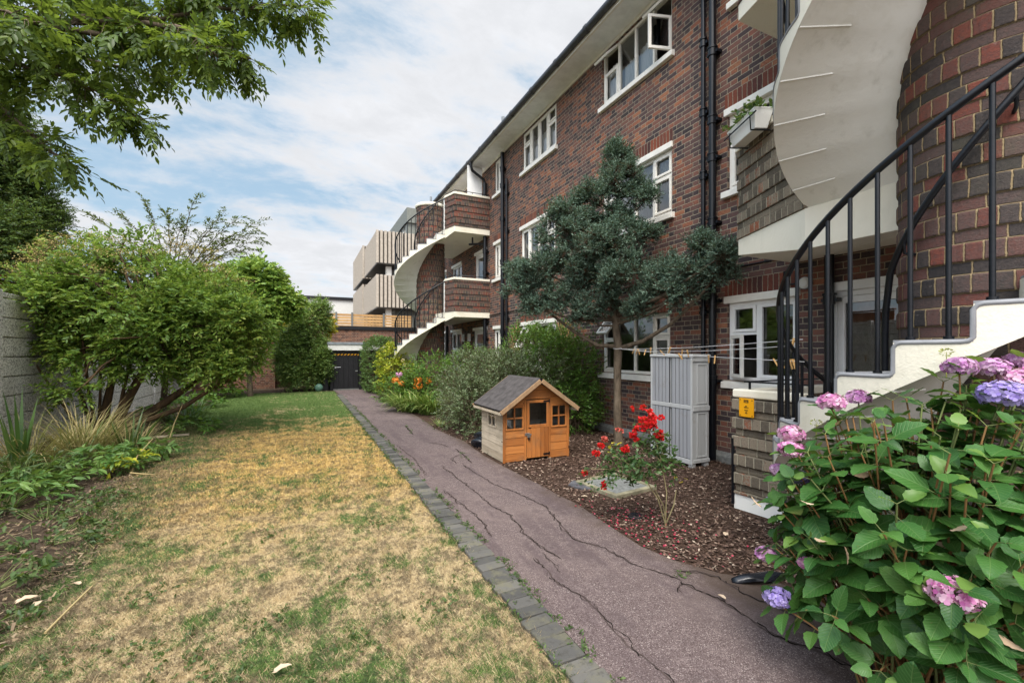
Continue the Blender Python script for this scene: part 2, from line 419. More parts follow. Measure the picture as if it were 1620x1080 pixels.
def wood(name, a, b, ax=0, rough=.55, grain=26, weather=.3):
    t = NT(name); p = t.pos(); s3 = [1, 1, 1]; s3[ax] = .08
    isl = t.island(); ad = t.n('ShaderNodeVectorMath', operation='ADD'); cb = t.n('ShaderNodeCombineXYZ')
    for i in range(3): t.put(cb.inputs[i], t.math('MULTIPLY', isl, 13.7 + i*5))
    t.put(ad.inputs[0], t.scale(p, s3)); t.put(ad.inputs[1], cb.outputs[0])
    k = t.noise(ad.outputs[0], grain, 4, .6, .8); k = t.math('ADD', t.math('MULTIPLY', k, .75), t.math('MULTIPLY', isl, .3))
    c = t.ramp(k, [(.25, a), (.75, b)])
    if weather: c = t.mix(t.math('MULTIPLY', t.smooth(t.noise(p, 4, 4), .45, .7), weather), c, (.10,.10,.07))
    kn = t.n('ShaderNodeTexVoronoi'); t.put(kn.inputs['Vector'], t.scale(p, [2.2 if i == ax else 6 for i in range(3)])); kn.inputs['Scale'].default_value = 1.6
    c = t.mix(t.math('SUBTRACT', 1, t.smooth(kn.outputs[0], .06, .12)), c, tuple(x*.4 for x in a))
    return t.done(t.bsdf(c, rough, .25, 0, t.bump(k, .3, .004)))
M_['wood_o'] = wood('orange_stained_boards', (.20,.062,.016), (.48,.185,.050), 0)
M_['wood_ov'] = wood('orange_stained_uprights', (.21,.066,.016), (.47,.175,.045), 2)
M_['wood_w'] = wood('weathered_boards', (.30,.235,.165), (.60,.51,.39), 1, .8, weather=.25)
M_['wood_b'] = wood('bargeboard_timber', (.22,.13,.07), (.42,.28,.16), 2, .7)
M_['felt'] = flat('roofing_felt', (.075,.068,.067), .9, .1, var=.25, nscale=10, bump=.6, bscale=150)
M_['larch'] = wood('pale_larch_fence', (.40,.22,.09), (.58,.36,.16), 0, .7)
M_['brown_fence'] = wood('brown_fence_boards', (.16,.06,.025), (.28,.11,.05), 1, .7)
def resin(name, col):
    t = NT(name); p = t.pos(); k = t.noise(t.scale(p, (6, 6, .5)), 2.2, 5, .65); k2 = t.noise(p, 5, 6, .7)
    c = t.mix(t.math('MULTIPLY', t.smooth(k, .5, .75), .5), col, tuple(x*.66 for x in col)); c = t.mix(t.math('MULTIPLY', t.smooth(k2, .55, .72), .45), c, (.25,.225,.18))
    return t.done(t.bsdf(c, .5, .35, 0, t.bump(t.noise(p, 200, 2), .2, .003)))
M_['cab'] = resin('pale_grey_resin', (.45,.46,.46)); M_['cab_d'] = resin('mid_grey_resin', (.32,.33,.35))
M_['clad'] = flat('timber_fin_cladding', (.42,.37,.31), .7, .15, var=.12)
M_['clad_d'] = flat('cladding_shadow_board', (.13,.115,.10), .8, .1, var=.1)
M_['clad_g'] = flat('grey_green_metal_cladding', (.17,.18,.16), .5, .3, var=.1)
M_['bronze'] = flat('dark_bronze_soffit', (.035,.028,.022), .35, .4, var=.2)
M_['tower'] = flat('pale_render', (.62,.62,.60), .7, .2, var=.05)
M_['yellow'] = flat('yellow_enamel_sign', (.80,.36,.008), .35, .4, var=.05, bump=.05)
M_['ink'] = flat('black_sign_ink', (.03,.02,.01), .5, .3)
M_['plastic'] = flat('black_plastic', (.010,.012,.017), .25, .5, var=.3, bump=.3, bscale=30)
M_['peg'] = flat('peg_wood', (.55,.33,.13), .6, .2)
M_['rope'] = flat('clothes_line_wire', (.62,.62,.62), .5, .3)
M_['deadleaf'] = leafmat('dead_leaf', [(.36,.22,.13),(.55,.42,.30),(.64,.52,.40)], .7, .1, .1)
M_['straw'] = leafmat('dry_stems', [(.30,.22,.10),(.50,.40,.20),(.36,.24,.12)], .7, .2, .1)
M_['twig'] = barkmat('twig_bark', (.05,.035,.022), (.14,.10,.065), 30)
M_['bark'] = barkmat('rough_bark', (.055,.042,.030), (.20,.155,.11))
M_['bark_r'] = barkmat('ochre_bark', (.030,.021,.015), (.13,.082,.042), 9)
M_['stem_g'] = flat('green_stem', (.14,.17,.06), .6, .2, var=.3)
M_['stem_b'] = flat('tan_stem', (.22,.12,.05), .7, .15, var=.3)
M_['dome'] = flat('pale_green_plastic', (.10,.20,.15), .4, .4)
# ------------------------------------------------------------------ camera, light, sky
t_yaw = math.atan(332/700)
cam = bpy.data.cameras.new('camera'); cam.sensor_width = 36; cam.lens = 700/1620*36
cam.shift_y = 17/1620; cam.clip_end = 2000; cam.clip_start = .05
co = bpy.data.objects.new('camera', cam); COL.objects.link(co)
co.location = (0, 0, 1.6); co.rotation_euler = (R(90), 0, -t_yaw); sc.camera = co

SUN_EL, SUN_AZ = R(58), R(-150)      # azimuth clockwise from +Y: behind and to the garden side
sd = Vector((math.sin(SUN_AZ)*math.cos(SUN_EL), math.cos(SUN_AZ)*math.cos(SUN_EL), math.sin(SUN_EL)))
sun = bpy.data.lights.new('sun', 'SUN'); sun.energy = 2.3; sun.angle = R(30); sun.color = (1, .94, .85)
so = bpy.data.objects.new('sun', sun); COL.objects.link(so); so.rotation_euler = sd.to_track_quat('Z', 'Y').to_euler(); so.location = (0, 0, 30)

wd = bpy.data.worlds.new('World'); sc.world = wd; wd.use_nodes = True
nt = wd.node_tree; nt.nodes.clear()
class WT(NT):
    def __init__(s, tree): s.t = tree
w = WT(nt)
sky = w.n('ShaderNodeTexSky', sky_type='NISHITA'); sky.sun_disc = False; sky.sun_elevation = SUN_EL; sky.sun_rotation = SUN_AZ
sky.air_density = 1.2; sky.dust_density = 2.0
tc = w.n('ShaderNodeTexCoord').outputs['Generated']
sp = w.n('ShaderNodeSeparateXYZ'); w.put(sp.inputs[0], tc)
zz = w.math('ADD', w.math('MAXIMUM', sp.outputs[2], 0.0), .22)
cb = w.n('ShaderNodeCombineXYZ'); w.put(cb.inputs[0], w.math('DIVIDE', sp.outputs[0], zz)); w.put(cb.inputs[1], w.math('DIVIDE', sp.outputs[1], zz))
pv = cb.outputs[0]
mp = w.n('ShaderNodeMapping'); w.put(mp.inputs[0], pv); mp.inputs['Location'].default_value = (2.35, 1.1, 0); mp.inputs['Rotation'].default_value = (0, 0, R(-24)); mp.inputs['Scale'].default_value = (.85, 1.2, 1)
n1 = w.noise(mp.outputs[0], 1.5, 13, .60, .25)
n2 = w.noise(mp.outputs[0], 5.5, 10, .66, .25)
n3 = w.noise(pv, .55, 4, .5)
f = w.math('ADD', n1, w.math('MULTIPLY', w.math('SUBTRACT', n2, .5), .42))
f = w.math('ADD', f, w.math('MULTIPLY', w.math('SUBTRACT', n3, .5), .35))
f = w.math('ADD', f, w.math('MULTIPLY', w.math('SUBTRACT', .62, sp.outputs[2]), .10))
# thicker cloud bank towards the building side
f = w.math('ADD', f, w.math('MULTIPLY', sp.outputs[0], .16))
# unseen cloud added behind the camera to whiten the light on the facade
f = w.math('ADD', f, w.math('MULTIPLY', w.smooth(w.math('SUBTRACT', .25, sp.outputs[1]), 0, .6), .30))
cov = w.smooth(f, .37, .62)
ccol = w.ramp(w.smooth(w.math('ADD', n2, w.math('MULTIPLY', n1, .6)), .5, 1.05), [(0, (5.0, 5.12, 5.4)), (.5, (4.55, 4.62, 4.8)), (1, (4.1, 4.18, 4.35))])
blue = w.mix(.68, sky.outputs[0], (2.35, 3.3, 4.05))
skyc = w.mix(cov, blue, ccol)
# unseen sky around the sun behind the camera is brightened to add fill
vd = w.n('ShaderNodeVectorMath', operation='DOT_PRODUCT'); w.put(vd.inputs[0], tc); vd.inputs[1].default_value = tuple(sd)
sky_fill = w.math('ADD', 1.0, w.math('MULTIPLY', w.smooth(vd.outputs['Value'], .30, 1.0), 2.4))
sv = w.n('ShaderNodeVectorMath', operation='SCALE'); w.put(sv.inputs[0], skyc); w.put(sv.inputs['Scale'], sky_fill); skyc = sv.outputs[0]
bg = w.n('ShaderNodeBackground'); w.put(bg.inputs[0], skyc); bg.inputs[1].default_value = .1
wo = w.n('ShaderNodeOutputWorld'); nt.links.new(bg.outputs[0], wo.inputs[0])
sc.view_settings.view_transform = 'Standard'; sc.view_settings.look = 'None'; sc.view_settings.gamma = 1
sc.view_settings.exposure = .96
sc.cycles.max_bounces = 8; sc.cycles.transparent_max_bounces = 12
try:
    sc.cycles.use_denoising = True
except Exception: pass

# ------------------------------------------------------------------ ground sheets
def sheet(name, poly, z, mat, kind='structure'):
    m = MB(); m.add([(x, y, z) for x, y in poly], [list(range(len(poly)))])
    o = m.build(name, mat, origin=(0, 0, 0)); tag(o, kind=kind); return o
sheet('ground', [(-250, -250), (250, -250), (250, 250), (-250, 250)], -.006, M_['soil'])
LE = [(-1.45,-1),(-1.50,1.5),(-1.52,2.6),(-1.53,3.46),(-1.50,3.79),(-1.56,4.83),(-1.77,5.94),(-2.07,8.15),(-2.26,10.39),(-2.45,13),(-2.58,16.16),(-2.55,19.4),(-1.2,19.8),(.6,19.6),(1.16,19.3)]
lw_poly = []
for (a, b) in zip(LE[:-1], LE[1:]):
    for k in range(6):
        q = k/6; lw_poly.append((a[0]+(b[0]-a[0])*q + rnd.uniform(-.05,.05), a[1]+(b[1]-a[1])*q))
lw_poly += [(1.16, 19.3), (1.16, -1)]
sheet('lawn', lw_poly, .002, M_['lawn'])
def lawn_left(y): return float(np.interp(y, [p[1] for p in LE[:11]], [p[0] for p in LE[:11]]))
# path with broken edge
pr = [(3.1,-1),(3.08,1.0),(3.02,1.7),(2.95,1.95),(2.70,2.22),(2.56,2.5)] + [(2.54+.04*math.sin(y*1.9)+rnd.uniform(-.02,.02), y) for y in np.arange(2.8, 12, .35)] + [(2.60,12.5),(2.72,14),(2.70,16),(2.62,17),(2.4,18.6),(2.35,19.75)]
pl = [(1.17,19.75),(1.30,17.6),(1.345,17),(1.345,-1)]
m = MB(); poly = pr + pl; m.prism(poly, -.02, .022)
path = tag(m.build('path', [M_['asphalt'], M_['crack']], origin=(0, 0, 0)), kind='structure')
# cracks: thin dirt filled slits just above the asphalt
def ribbon(mb, pts, w0, z, mat=0, jit=.016, step=.028, skip=0):
    P = []
    for a, b in zip(pts[:-1], pts[1:]):
        n = max(1, int(math.dist(a, b)/step))
        for k in range(n):
            q = k/n; P.append((a[0]+(b[0]-a[0])*q, a[1]+(b[1]-a[1])*q))
    P.append(pts[-1]); L = []
    off = 0
    for i, p in enumerate(P):
        a = P[max(0, i-1)]; b = P[min(len(P)-1, i+1)]; d = Vector((b[0]-a[0], b[1]-a[1])); d = d.normalized() if d.length else Vector((0,1))
        off = off*.6 + rnd.uniform(-jit, jit); w_ = w0*(.35 + rnd.random()*1.1)*(.15 if i in (0, len(P)-1) else 1)
        n = Vector((-d.y, d.x)); c = Vector(p) + n*off
        L.append(((c + n*w_/2), (c - n*w_/2)))
    sk = 0
    for (a, b), (c, d) in zip(L[:-1], L[1:]):
        sk = rnd.randint(1, 4) if sk <= 0 and rnd.random() < skip*.3 else sk-1
        if sk > 0: continue
        mb.add([(b.x,b.y,z),(d.x,d.y,z),(c.x,c.y,z),(a.x,a.y,z)], [(0,1,2,3)], mat)
cr = MB()
for pts, w_ in [
    ([(2.04,5.88),(2.08,4.86),(2.15,4.59),(2.25,3.95),(2.14,3.51),(2.07,3.22),(2.12,3.03),(2.2,2.89),(2.23,2.59),(2.34,2.33),(2.36,2.25)], .015),
    ([(2.36,2.25),(2.4,1.98),(2.4,1.77),(2.38,1.6),(2.43,1.49),(2.47,1.42),(2.5,1.2),(2.47,.9)], .020),
    ([(1.75,5.95),(1.77,4.77),(1.76,4.18),(1.82,3.89),(1.74,3.45),(1.75,3.12),(1.79,2.89)], .014),
    ([(1.47,4.91),(1.48,4.4),(1.52,4.03),(1.47,3.49)], .014),
    ([(1.62,3.0),(1.58,2.58),(1.63,2.38),(1.63,2.17),(1.61,1.99),(1.59,1.84),(1.61,1.6),(1.56,1.4)], .011),
    ([(2.42,2.39),(2.56,2.31),(2.65,2.19),(2.61,1.99),(2.66,1.8),(2.64,1.5)], .016),
    ([(2.36,2.25),(2.26,2.2),(2.24,2.14)], .012),
    ([(2.0,9.56),(1.93,8.48)], .03), ([(2.26,6.93),(2.24,6.45),(2.17,5.94)], .02), ([(2.18,6.5),(2.0,6.3),(1.99,6.0)], .012),
    ([(1.45,7.6),(1.5,6.6),(1.44,5.6)], .014), ([(1.72,3.05),(1.68,2.7)], .008), ([(1.95,13.5),(2.3,12.6),(2.5,12.3)], .03),
    ([(2.0,7.6),(2.15,7.4),(2.2,7.1)], .02)]:
    ribbon(cr, pts, w_*1.0, .0245, 1, .012, .05); ribbon(cr, pts, w_*.46, .026, 0, .018, .022, .22)
tag(cr.build('path_cracks', [M_['crack'], flat('crack_edge_dust', (.070,.053,.049), .95, .02, var=.35, nscale=30)], origin=(0, 0, 0)), kind='stuff')
# brick kerb
m = MB(); y = -1.0
while y < 17.7:
    a = rnd.uniform(-.007, .007); ln = .104
    m.obox((1.252 + rnd.uniform(-.010,.010), y+ln/2, .004+rnd.uniform(-.006,.006)), (.092+rnd.uniform(-.003,.003), a, rnd.uniform(-.002,.002)), (-a*.5, ln/2-.003, rnd.uniform(-.002,.002)), (0, 0, .030))
    y += ln
tag(m.build('kerb', M_['kerb'], origin=(0, 0, 0), bevel=.005, seg=1), kind='structure')
# planting beds
rb = [(2.50,2.4),(2.72,2.15),(2.95,1.9),(3.0,-1),(5.55,-1),(5.55,20),(2.3,20),(2.55,17),(2.68,14),(2.5,12)]
sheet('mulch_bed', rb, .006, M_['mulch'])
sheet('flower_bed', [(-4.1,-1),(-1.3,-1),(-1.38,3.5),(-1.45,4.8),(-1.66,5.9),(-1.95,8.15),(-2.15,10.4),(-2.35,13),(-2.5,16.2),(-2.4,22),(-4.1,22)], -.001, M_['soil'])

# ------------------------------------------------------------------ apartment block
W = 5.55; Y0, Y1 = -4.0, 20.5; ZT = 7.73
block = thing('apartment_block', 'long three storey purple brick apartment block with white windows and dark gutter', 'building', (W, 8, 0))
openings = []           # y0,y1,z0,z1
FL = {'g': (1.20, 2.20), 'f': (3.93, 5.0), 's': (6.60, 7.66)}
def wall_mesh():
    ys = sorted({Y0, Y1} | {o[0] for o in openings} | {o[1] for o in openings})
    zs = sorted({-.3, ZT} | {o[2] for o in openings} | {o[3] for o in openings})
    m = MB()
    for a, b in zip(ys[:-1], ys[1:]):
        for c, d in zip(zs[:-1], zs[1:]):
            yc, zc = (a+b)/2, (c+d)/2
            if any(o[0] < yc < o[1] and o[2] < zc < o[3] for o in openings): continue
            m.quad((W, b, c), (W, a, c), (W, a, d), (W, b, d))
    D = .13
    for (a, b, c, d) in openings:
        m.quad((W, a, c), (W+D, a, c), (W+D, a, d), (W, a, d)); m.quad((W+D, b, c), (W, b, c), (W, b, d), (W+D, b, d))
        m.quad((W, a, d), (W+D, a, d), (W+D, b, d), (W, b, d)); m.quad((W, b, c), (W+D, b, c), (W+D, a, c), (W, a, c))
    B = W+9
    m.quad((W, Y1, -.3), (W, Y1, ZT), (B, Y1, ZT), (B, Y1, -.3)); m.quad((W, Y0, -.3), (B, Y0, -.3), (B, Y0, ZT), (W, Y0, ZT))
    m.quad((B, Y0, -.3), (B, Y1, -.3), (B, Y1, ZT), (B, Y0, ZT))
    return m
def room(y0, y1, z0, z1):
    rooms = MB(); a, b, c, d = y0-.2, y1+.2, z0-.3, z1+.12; X0, X1 = W+.14, W+2.2
    rooms.quad((X1, a, c), (X1, a, d), (X1, b, d), (X1, b, c)); rooms.quad((X0, a, c), (X0, a, d), (X1, a, d), (X1, a, c))
    rooms.quad((X0, b, c), (X1, b, c), (X1, b, d), (X0, b, d)); rooms.quad((X0, a, d), (X0, b, d), (X1, b, d), (X1, a, d)); rooms.quad((X0, a, c), (X1, a, c), (X1, b, c), (X0, b, c)); rooms.build('room', M_['room'], block)

def rect_frame(m, y0, y1, z0, z1, x, t, d, mat=0):
    """frame of four butted members lying in a plane x = const"""
    m.box(x-d/2, x+d/2, y0, y0+t, z0, z1, mat); m.box(x-d/2, x+d/2, y1-t, y1, z0, z1, mat)
    m.box(x-d/2, x+d/2, y0+t, y1-t, z0, z0+t, mat); m.box(x-d/2, x+d/2, y0+t, y1-t, z1-t, z1, mat)

def sash(par, hinge, axis, ang, w_, h_, name='sash'):
    """open casement: origin at hinge corner; axis 'side' swings about z, 'top' about y"""
    m = MB(); t_ = .045
    for (a, b, c, d) in ((0, t_, 0, h_), (w_-t_, w_, 0, h_), (t_, w_-t_, 0, t_), (t_, w_-t_, h_-t_, h_)):
        m.box(-.02, .02, a, b, c, d)
    m.box(-.003, .003, t_, w_-t_, t_, h_-t_, 1)
    o = m.build(name, [M_['frame_cream'], M_['glass']], origin=(0, 0, 0))
    o.parent = par; o.location = Vector(hinge) - wloc(par)
    o.rotation_euler = ang
    return o

def window(y0, y1, z0, z1, splits, transom=None, casements=(), sill=True, lintel=False, curtain=None, missing=(), label=None, soldier=False, frame='frame_cream', deep=1.0):
    """splits: relative light widths from far (y1) to near (y0). missing = lights (i, 'top'/'low'/'all') whose sash is open"""
    openings.append((y0, y1, z0, z1)); room(y0, y1, z0, z1)
    X = W+.075; t_ = .05; F = M_[frame]
    m = MB(); rect_frame(m, y0+.002, y1-.002, z0+.002, z1-.002, X, t_, .07)
    n = len(splits); tot = sum(splits); e = [y1]
    for s_ in splits: e.append(e[-1] - (y1-y0)*s_/tot)
    lights = []
    for i in range(n):
        a, b = e[i+1], e[i]
        if i < n-1: m.box(X-.033, X+.033, a-.022, a+.022, z0+t_, z1-t_)
        a_ = a + (.022 if i < n-1 else t_); b_ = b - (.022 if i else t_)
        if transom is not None and i in transom[1]:
            zt = z0 + (z1-z0)*transom[0]; m.box(X-.031, X+.031, a_, b_, zt-.02, zt+.02)
            lights += [(i, 'low', a_, b_, z0+t_, zt-.02), (i, 'top', a_, b_, zt+.02, z1-t_)]
        else: lights.append((i, 'all', a_, b_, z0+t_, z1-t_))
    for (i, k, a, b, c, d) in lights:
        if (i, k) in casements and (i, k) not in missing: rect_frame(m, a+.004, b-.004, c+.004, d-.004, X-.028, .042, .04)
    wn_ = m.build('window', F, block, bevel=.004, seg=1)
    if label: wn_['label'] = label
    g = MB()
    for (i, k, a, b, c, d) in lights:
        if (i, k) in missing: continue
        g.quad((X+.004, b, c), (X+.004, a, c), (X+.004, a, d), (X+.004, b, d))
    if g.v: g.build('pane', M_['glass'], wn_)
    if sill:
        s_ = MB(); s_.prism([(W-.075, y0-.06), (W+.04, y0-.06), (W+.04, y1+.06), (W-.075, y1+.06)], [z0-.115]*4, [z0-.025, z0-.004, z0-.004, z0-.025]); s_.build('sill', M_['frame_cream'], wn_, bevel=.008)
    if lintel:
        s_ = MB(); s_.box(W-.035, W+.10, y0-.02, y1+.04, z1-.001, z1+.10); s_.build('lintel', M_['frame_cream'], wn_, bevel=.006)
    if soldier:
        s_ = MB(); zb = z1 + (.102 if lintel else .0); s_.box(W-.004, W+.02, y0-.02, y1+.04, zb, zb+.215); s_.build('soldier_course', M_['soldier'], wn_)
    if curtain:
        c = MB(); N = int((y1-y0)*26)
        for (f0, f1, zz0, zz1) in curtain:
            ya, yb = y1-(y1-y0)*f0, y1-(y1-y0)*f1
            N = max(8, int(abs(ya-yb)*40)); P = [(W+.165+.012*math.sin(k*1.7)+.01*math.sin(k*.61), ya+(yb-ya)*k/N) for k in range(N+1)]
            zl, zh = z0+(z1-z0)*zz0, z0+(z1-z0)*zz1
            for p, q in zip(P[:-1], P[1:]): c.quad((*p, zl), (*q, zl), (*q, zh), (*p, zh))
        c.build('curtain', M_['curtain'], wn_)
    return wn_, lights, X

# second floor, big window with opened lights
w1, L, X = window(5.5, 7.39, *FL['s'], (1, 1, 1, 1), (.60, (0, 3)), {(0,'low'),(0,'top'),(3,'low'),(3,'top')}, curtain=[(0,.16,.02,.75),(.5,.73,.02,.62),(.27,.47,.02,.55)], missing={(3,'low'),(3,'top'),(0,'top')}, label='four light window under the eaves with casements standing open')
for (i, k, a, b, c, d) in L:
    if (i, k) == (3, 'low'): sash(w1, (X-.045, a, c), 'side', (0, 0, R(72)), b-a, d-c)
    if (i, k) in ((3, 'top'), (0, 'top')):
        o = sash(w1, (X-.045, a, d), 'top', (0, R(180+48), 0), b-a, d-c)
        o.scale = (1, 1, 1)
window(9.2, 11.02, *FL['s'], (1, 1, 1, 1), (.66, (0, 3)), {(0,'low'),(0,'top'),(3,'low'),(3,'top'),(1,'all'),(2,'all')}, curtain=[(0.02,.98,.02,.68)], label='four light window under the eaves with net curtains')
window(12.36, 13.0, 6.60, 7.66, (1, 1), None, {(0,'all'),(1,'all')}, curtain=[(.5,.95,.05,.9)])
window(3.6, 4.35, 6.60, 7.66, (1, 1), None, {(0,'all')})
# first floor
window(5.5, 7.39, *FL['f'], (1, 1, 1, 1), (.62, (0, 3)), {(0,'low'),(0,'top'),(3,'low'),(3,'top')}, lintel=True, soldier=True, curtain=[(0.02,.98,.02,.97)])
window(9.25, 11.12, *FL['f'], (1, 1, 1, 1), (.62, (3,)), {(0,'all'),(3,'low'),(3,'top')}, lintel=True, soldier=True, curtain=[(0.02,.7,.02,.95)])
window(12.36, 13.02, *FL['f'], (1, 1), None, {(0,'all'),(1,'all')}, lintel=True, soldier=True, curtain=[(.4,.95,.02,.95)])
window(3.62, 4.44, *FL['f'], (1, 1), (.55, (0,)), {(0,'low'),(0,'top'),(1,'all')}, lintel=True, soldier=True, curtain=[(.0,.3,.45,.95)], frame='frame_cream')
# ground floor
wg, L, X = window(5.54, 7.39, 1.20, 2.28, (1, 1.15, 1.15, 1), (.62, (0, 3)), {(0,'low'),(3,'low'),(3,'top')}, missing={(0,'top')}, soldier=True, label='ground floor window behind the conifer with a fanlight propped open')
for (i, k, a, b, c, d) in L:
    if (i, k) == (0, 'top'): sash(wg, (X-.045, a, d), 'top', (0, R(180+40), 0), b-a, d-c)
wg2, L, X = window(9.21, 11.1, 1.20, 2.33, (1, 1, 1, 1), (.40, (0,)), {(0,'low'),(0,'top'),(3,'all')}, lintel=True, missing={(0,'top')}, soldier=True, label='ground floor window above the hedge with one light propped open')
for (i, k, a, b, c, d) in L:
    if (i, k) == (0, 'top'): sash(wg2, (X-.045, a, d), 'top', (0, R(180+25), 0), b-a, d-c)
window(12.36, 13.05, 1.20, 2.33, (1, 1), (.55, (1,)), {(0,'all'),(1,'low')}, lintel=True, curtain=[(.5,.95,.02,.5)])
wn3, L, X = window(3.42, 4.44, 1.20, 2.30, (1, 1.3), (.60, (0,)), {(0,'top'),(1,'all')}, lintel=True, missing={(0,'low')}, soldier=True, frame='frame', label='white ground floor window with a small casement ajar')
for (i, k, a, b, c, d) in L:
    if (i, k) == (0, 'low'): sash(wn3, (X-.045, b, c), 'side', (0, 0, R(180-32)), b-a, d-c)

# doors under the two landings
def door(y0, y1, z0, z1, side_light, label=None, half=False, ajar=False):
    openings.append((y0, y1, z0, z1)); room(y0, y1, z0, z1)
    X = W+.075; m = MB(); rect_frame(m, y0+.002, y1-.002, z0+.002, z1-.002, X, .06, .08)
    ym = y0+(y1-y0)*side_light
    m.box(X-.038, X+.038, ym-.03, ym+.03, z0+.06, z1-.06)
    ob = m.build('door', M_['frame'], block, bevel=.004, seg=1)
    if label: ob['label'] = label
    zt = z0+(z1-z0)*.52
    f_ = MB(); rect_frame(f_, ym+.034, y1-.064, z0+.065, z1-.065, X-.012, .075, .045); f_.box(X-.034, X+.010, ym+.109, y1-.139, zt-.035, zt+.035)
    f_.build('door_panel', M_['frame'], ob, bevel=.004, seg=1)
    g = MB(); g.quad((X, y1-.139, zt+.035), (X, ym+.109, zt+.035), (X, ym+.109, z1-.14), (X, y1-.139, z1-.14)); g.quad((X, y1-.139, z0+.14), (X, ym+.109, z0+.14), (X, ym+.109, zt-.035), (X, y1-.139, zt-.035))
    g.quad((X+.01, ym-.03, z0+.06), (X+.01, y0+.062, z0+.06), (X+.01, y0+.062, z1-.06), (X+.01, ym-.03, z1-.06)) if not ajar else None
    g.build('pane', M_['glass'], ob)
    h = MB(); h.tube([(X-.05, ym+.075, zt-.10), (X-.085, ym+.075, zt-.10), (X-.085, ym+.17, zt-.10)], .009, 8); h.build('handle', M_['steel'], ob)
    l_ = MB(); l_.box(W-.035, W+.10, y0-.03, y1+.03, z1-.001, z1+.10); l_.build('lintel', M_['frame'], ob, bevel=.006)
    return ob
door(1.75, 3.08, .20, 2.30, .35, 'white half glazed back door on the terrace', ajar=True)
door(1.75, 3.08, 2.95, 5.0, .35)
door(13.62, 14.90, .20, 2.36, .25); window(16.2, 17.5, 1.0, 2.40, (1, 1.2), (.5, (0, 1)), {(0,'low'),(1,'low'),(0,'top'),(1,'top')}, lintel=True, frame='frame', sill=True)
door(13.66, 14.75, 2.95, 5.0, .25); window(16.2, 17.4, 3.9, 5.0, (1, 1), (.6, (0, 1)), {(0,'low'),(1,'low')}, lintel=True, frame='frame', curtain=[(.05,.95,.02,.6)])
door(14.1, 15.0, 5.65, 7.55, .2); window(18.2, 19.3, 1.2, 2.40, (1, 1), None, {(0,'all')}, lintel=True, frame='frame')
window(18.2, 19.3, 3.9, 5.0, (1, 1), None, {(0,'all')}, lintel=True)
wall_mesh().build('wall', M_['brick'], block)
# plinth offset at the foot of the wall
m = MB(); m.prism([(W-.07, 3.13), (W-.003, 3.13), (W-.003, 13.3), (W-.07, 13.3)], 0, [.10, .16, .16, .10]); m.build('plinth', M_['slab'], block, bevel=.006)
# dark cable moulding line between floors
m = MB(); m.tube([(W-.012, 3.2, 2.80), (W-.012, 13.4, 2.80)], .012, 6); m.build('cable', M_['dark'], block)
# eaves
m = MB(); m.box(5.035, W-.002, Y0, Y1, ZT, ZT+.03); m.build('soffit_board', M_['eaves'], block)
m = MB(); m.box(W-.03, W-.003, Y0, Y1, ZT-.065, ZT-.002); m.box(5.035, 5.06, Y0, Y1, ZT-.012, ZT-.002); m.build('soffit_trim', M_['frame_cream'], block)
m = MB(); m.box(5.005, 5.033, Y0, Y1, ZT-.02, ZT+.17); m.build('fascia', M_['frame_cream'], block)
m = MB(); m.quad((4.985, Y0-.2, 7.90), (4.985, Y1+.2, 7.90), (10, Y1+.2, 10.6), (10, Y0-.2, 10.6)); m.quad((10, Y0-.2, 10.6), (10, Y1+.2, 10.6), (15, Y1+.2, 7.9), (15, Y0-.2, 7.9))
m.add([(W, Y0, ZT), (10, Y0, 10.55), (14.5, Y0, ZT)], [(0, 2, 1)]); m.add([(W, Y1, ZT), (10, Y1, 10.55), (14.5, Y1, ZT)], [(0, 1, 2)]); m.build('roof', M_['roof'], block)
m = MB(); m.tube([(4.950, Y0-.1, 7.82), (4.950, Y1+.1, 7.82)], .070, 16)
for y in np.arange(-3, 20.4, 1.12): m.tube([(4.950, y-.03, 7.82), (4.950, y+.03, 7.82)], .082, 16)
m.build('gutter', M_['gutter'], block)
def pipe(y, x, r, z0, z1, extra=None, joints=(1.0, 2.7, 4.4, 6.1), wall_k=True):
    m = MB(); m.tube([(x, y, z0), (x, y, z1)], r, 12)
    for z in joints:
        if z0 < z < z1:
            m.tube([(x, y, z-.05), (x, y, z+.05)], r+.014, 12); m.tube([(x, y, z+.052), (x, y, z+.075)], r+.024, 12)
            m.box(x-.01, W-.001, y-r-.04, y+r+.04, z-.02, z+.02)
    if extra: extra(m)
    return m.build('downpipe', M_['black'], block)
pipe(4.62, 5.455, .052, .02, ZT, joints=(1.18, 2.35, 3.5, 4.45, 5.0, 6.0, 6.9))
pipe(4.80, 5.475, .034, .02, ZT, joints=(2.2, 4.25, 5.2, 6.25, 7.0))
pipe(12.19, 5.46, .058, .1, 7.62, joints=(1.0, 2.2, 3.4, 4.3, 5.6, 6.6, 7.1)); pipe(11.93, 5.48, .036, .1, 6.75, joints=(1.4, 2.6, 3.9, 5.2, 6.3))
def elbow(m): m.tube([(4.955, 13.55, 7.78), (4.955, 13.55, 7.62), (5.0, 13.55, 7.50), (5.40, 13.55, 7.26), (5.44, 13.55, 7.10)], .045, 10)
pipe(13.55, 5.44, .062, .1, 7.15, elbow, joints=(.9, 2.05, 2.6, 3.4, 4.2, 4.9, 5.6, 6.4))
def elbow2(m): m.tube([(4.955, 18.3, 7.78), (4.955, 18.3, 7.6), (5.05, 18.3, 7.45), (5.42, 18.3, 7.2)], .045, 10)
pipe(18.3, 5.45, .05, 3, 7.2, elbow2)
pipe(3.03, 5.47, .048, .2, 2.72, joints=(1.0, 2.2)); pipe(17.9, 5.47, .06, .2, 2.7, joints=(1.2,))
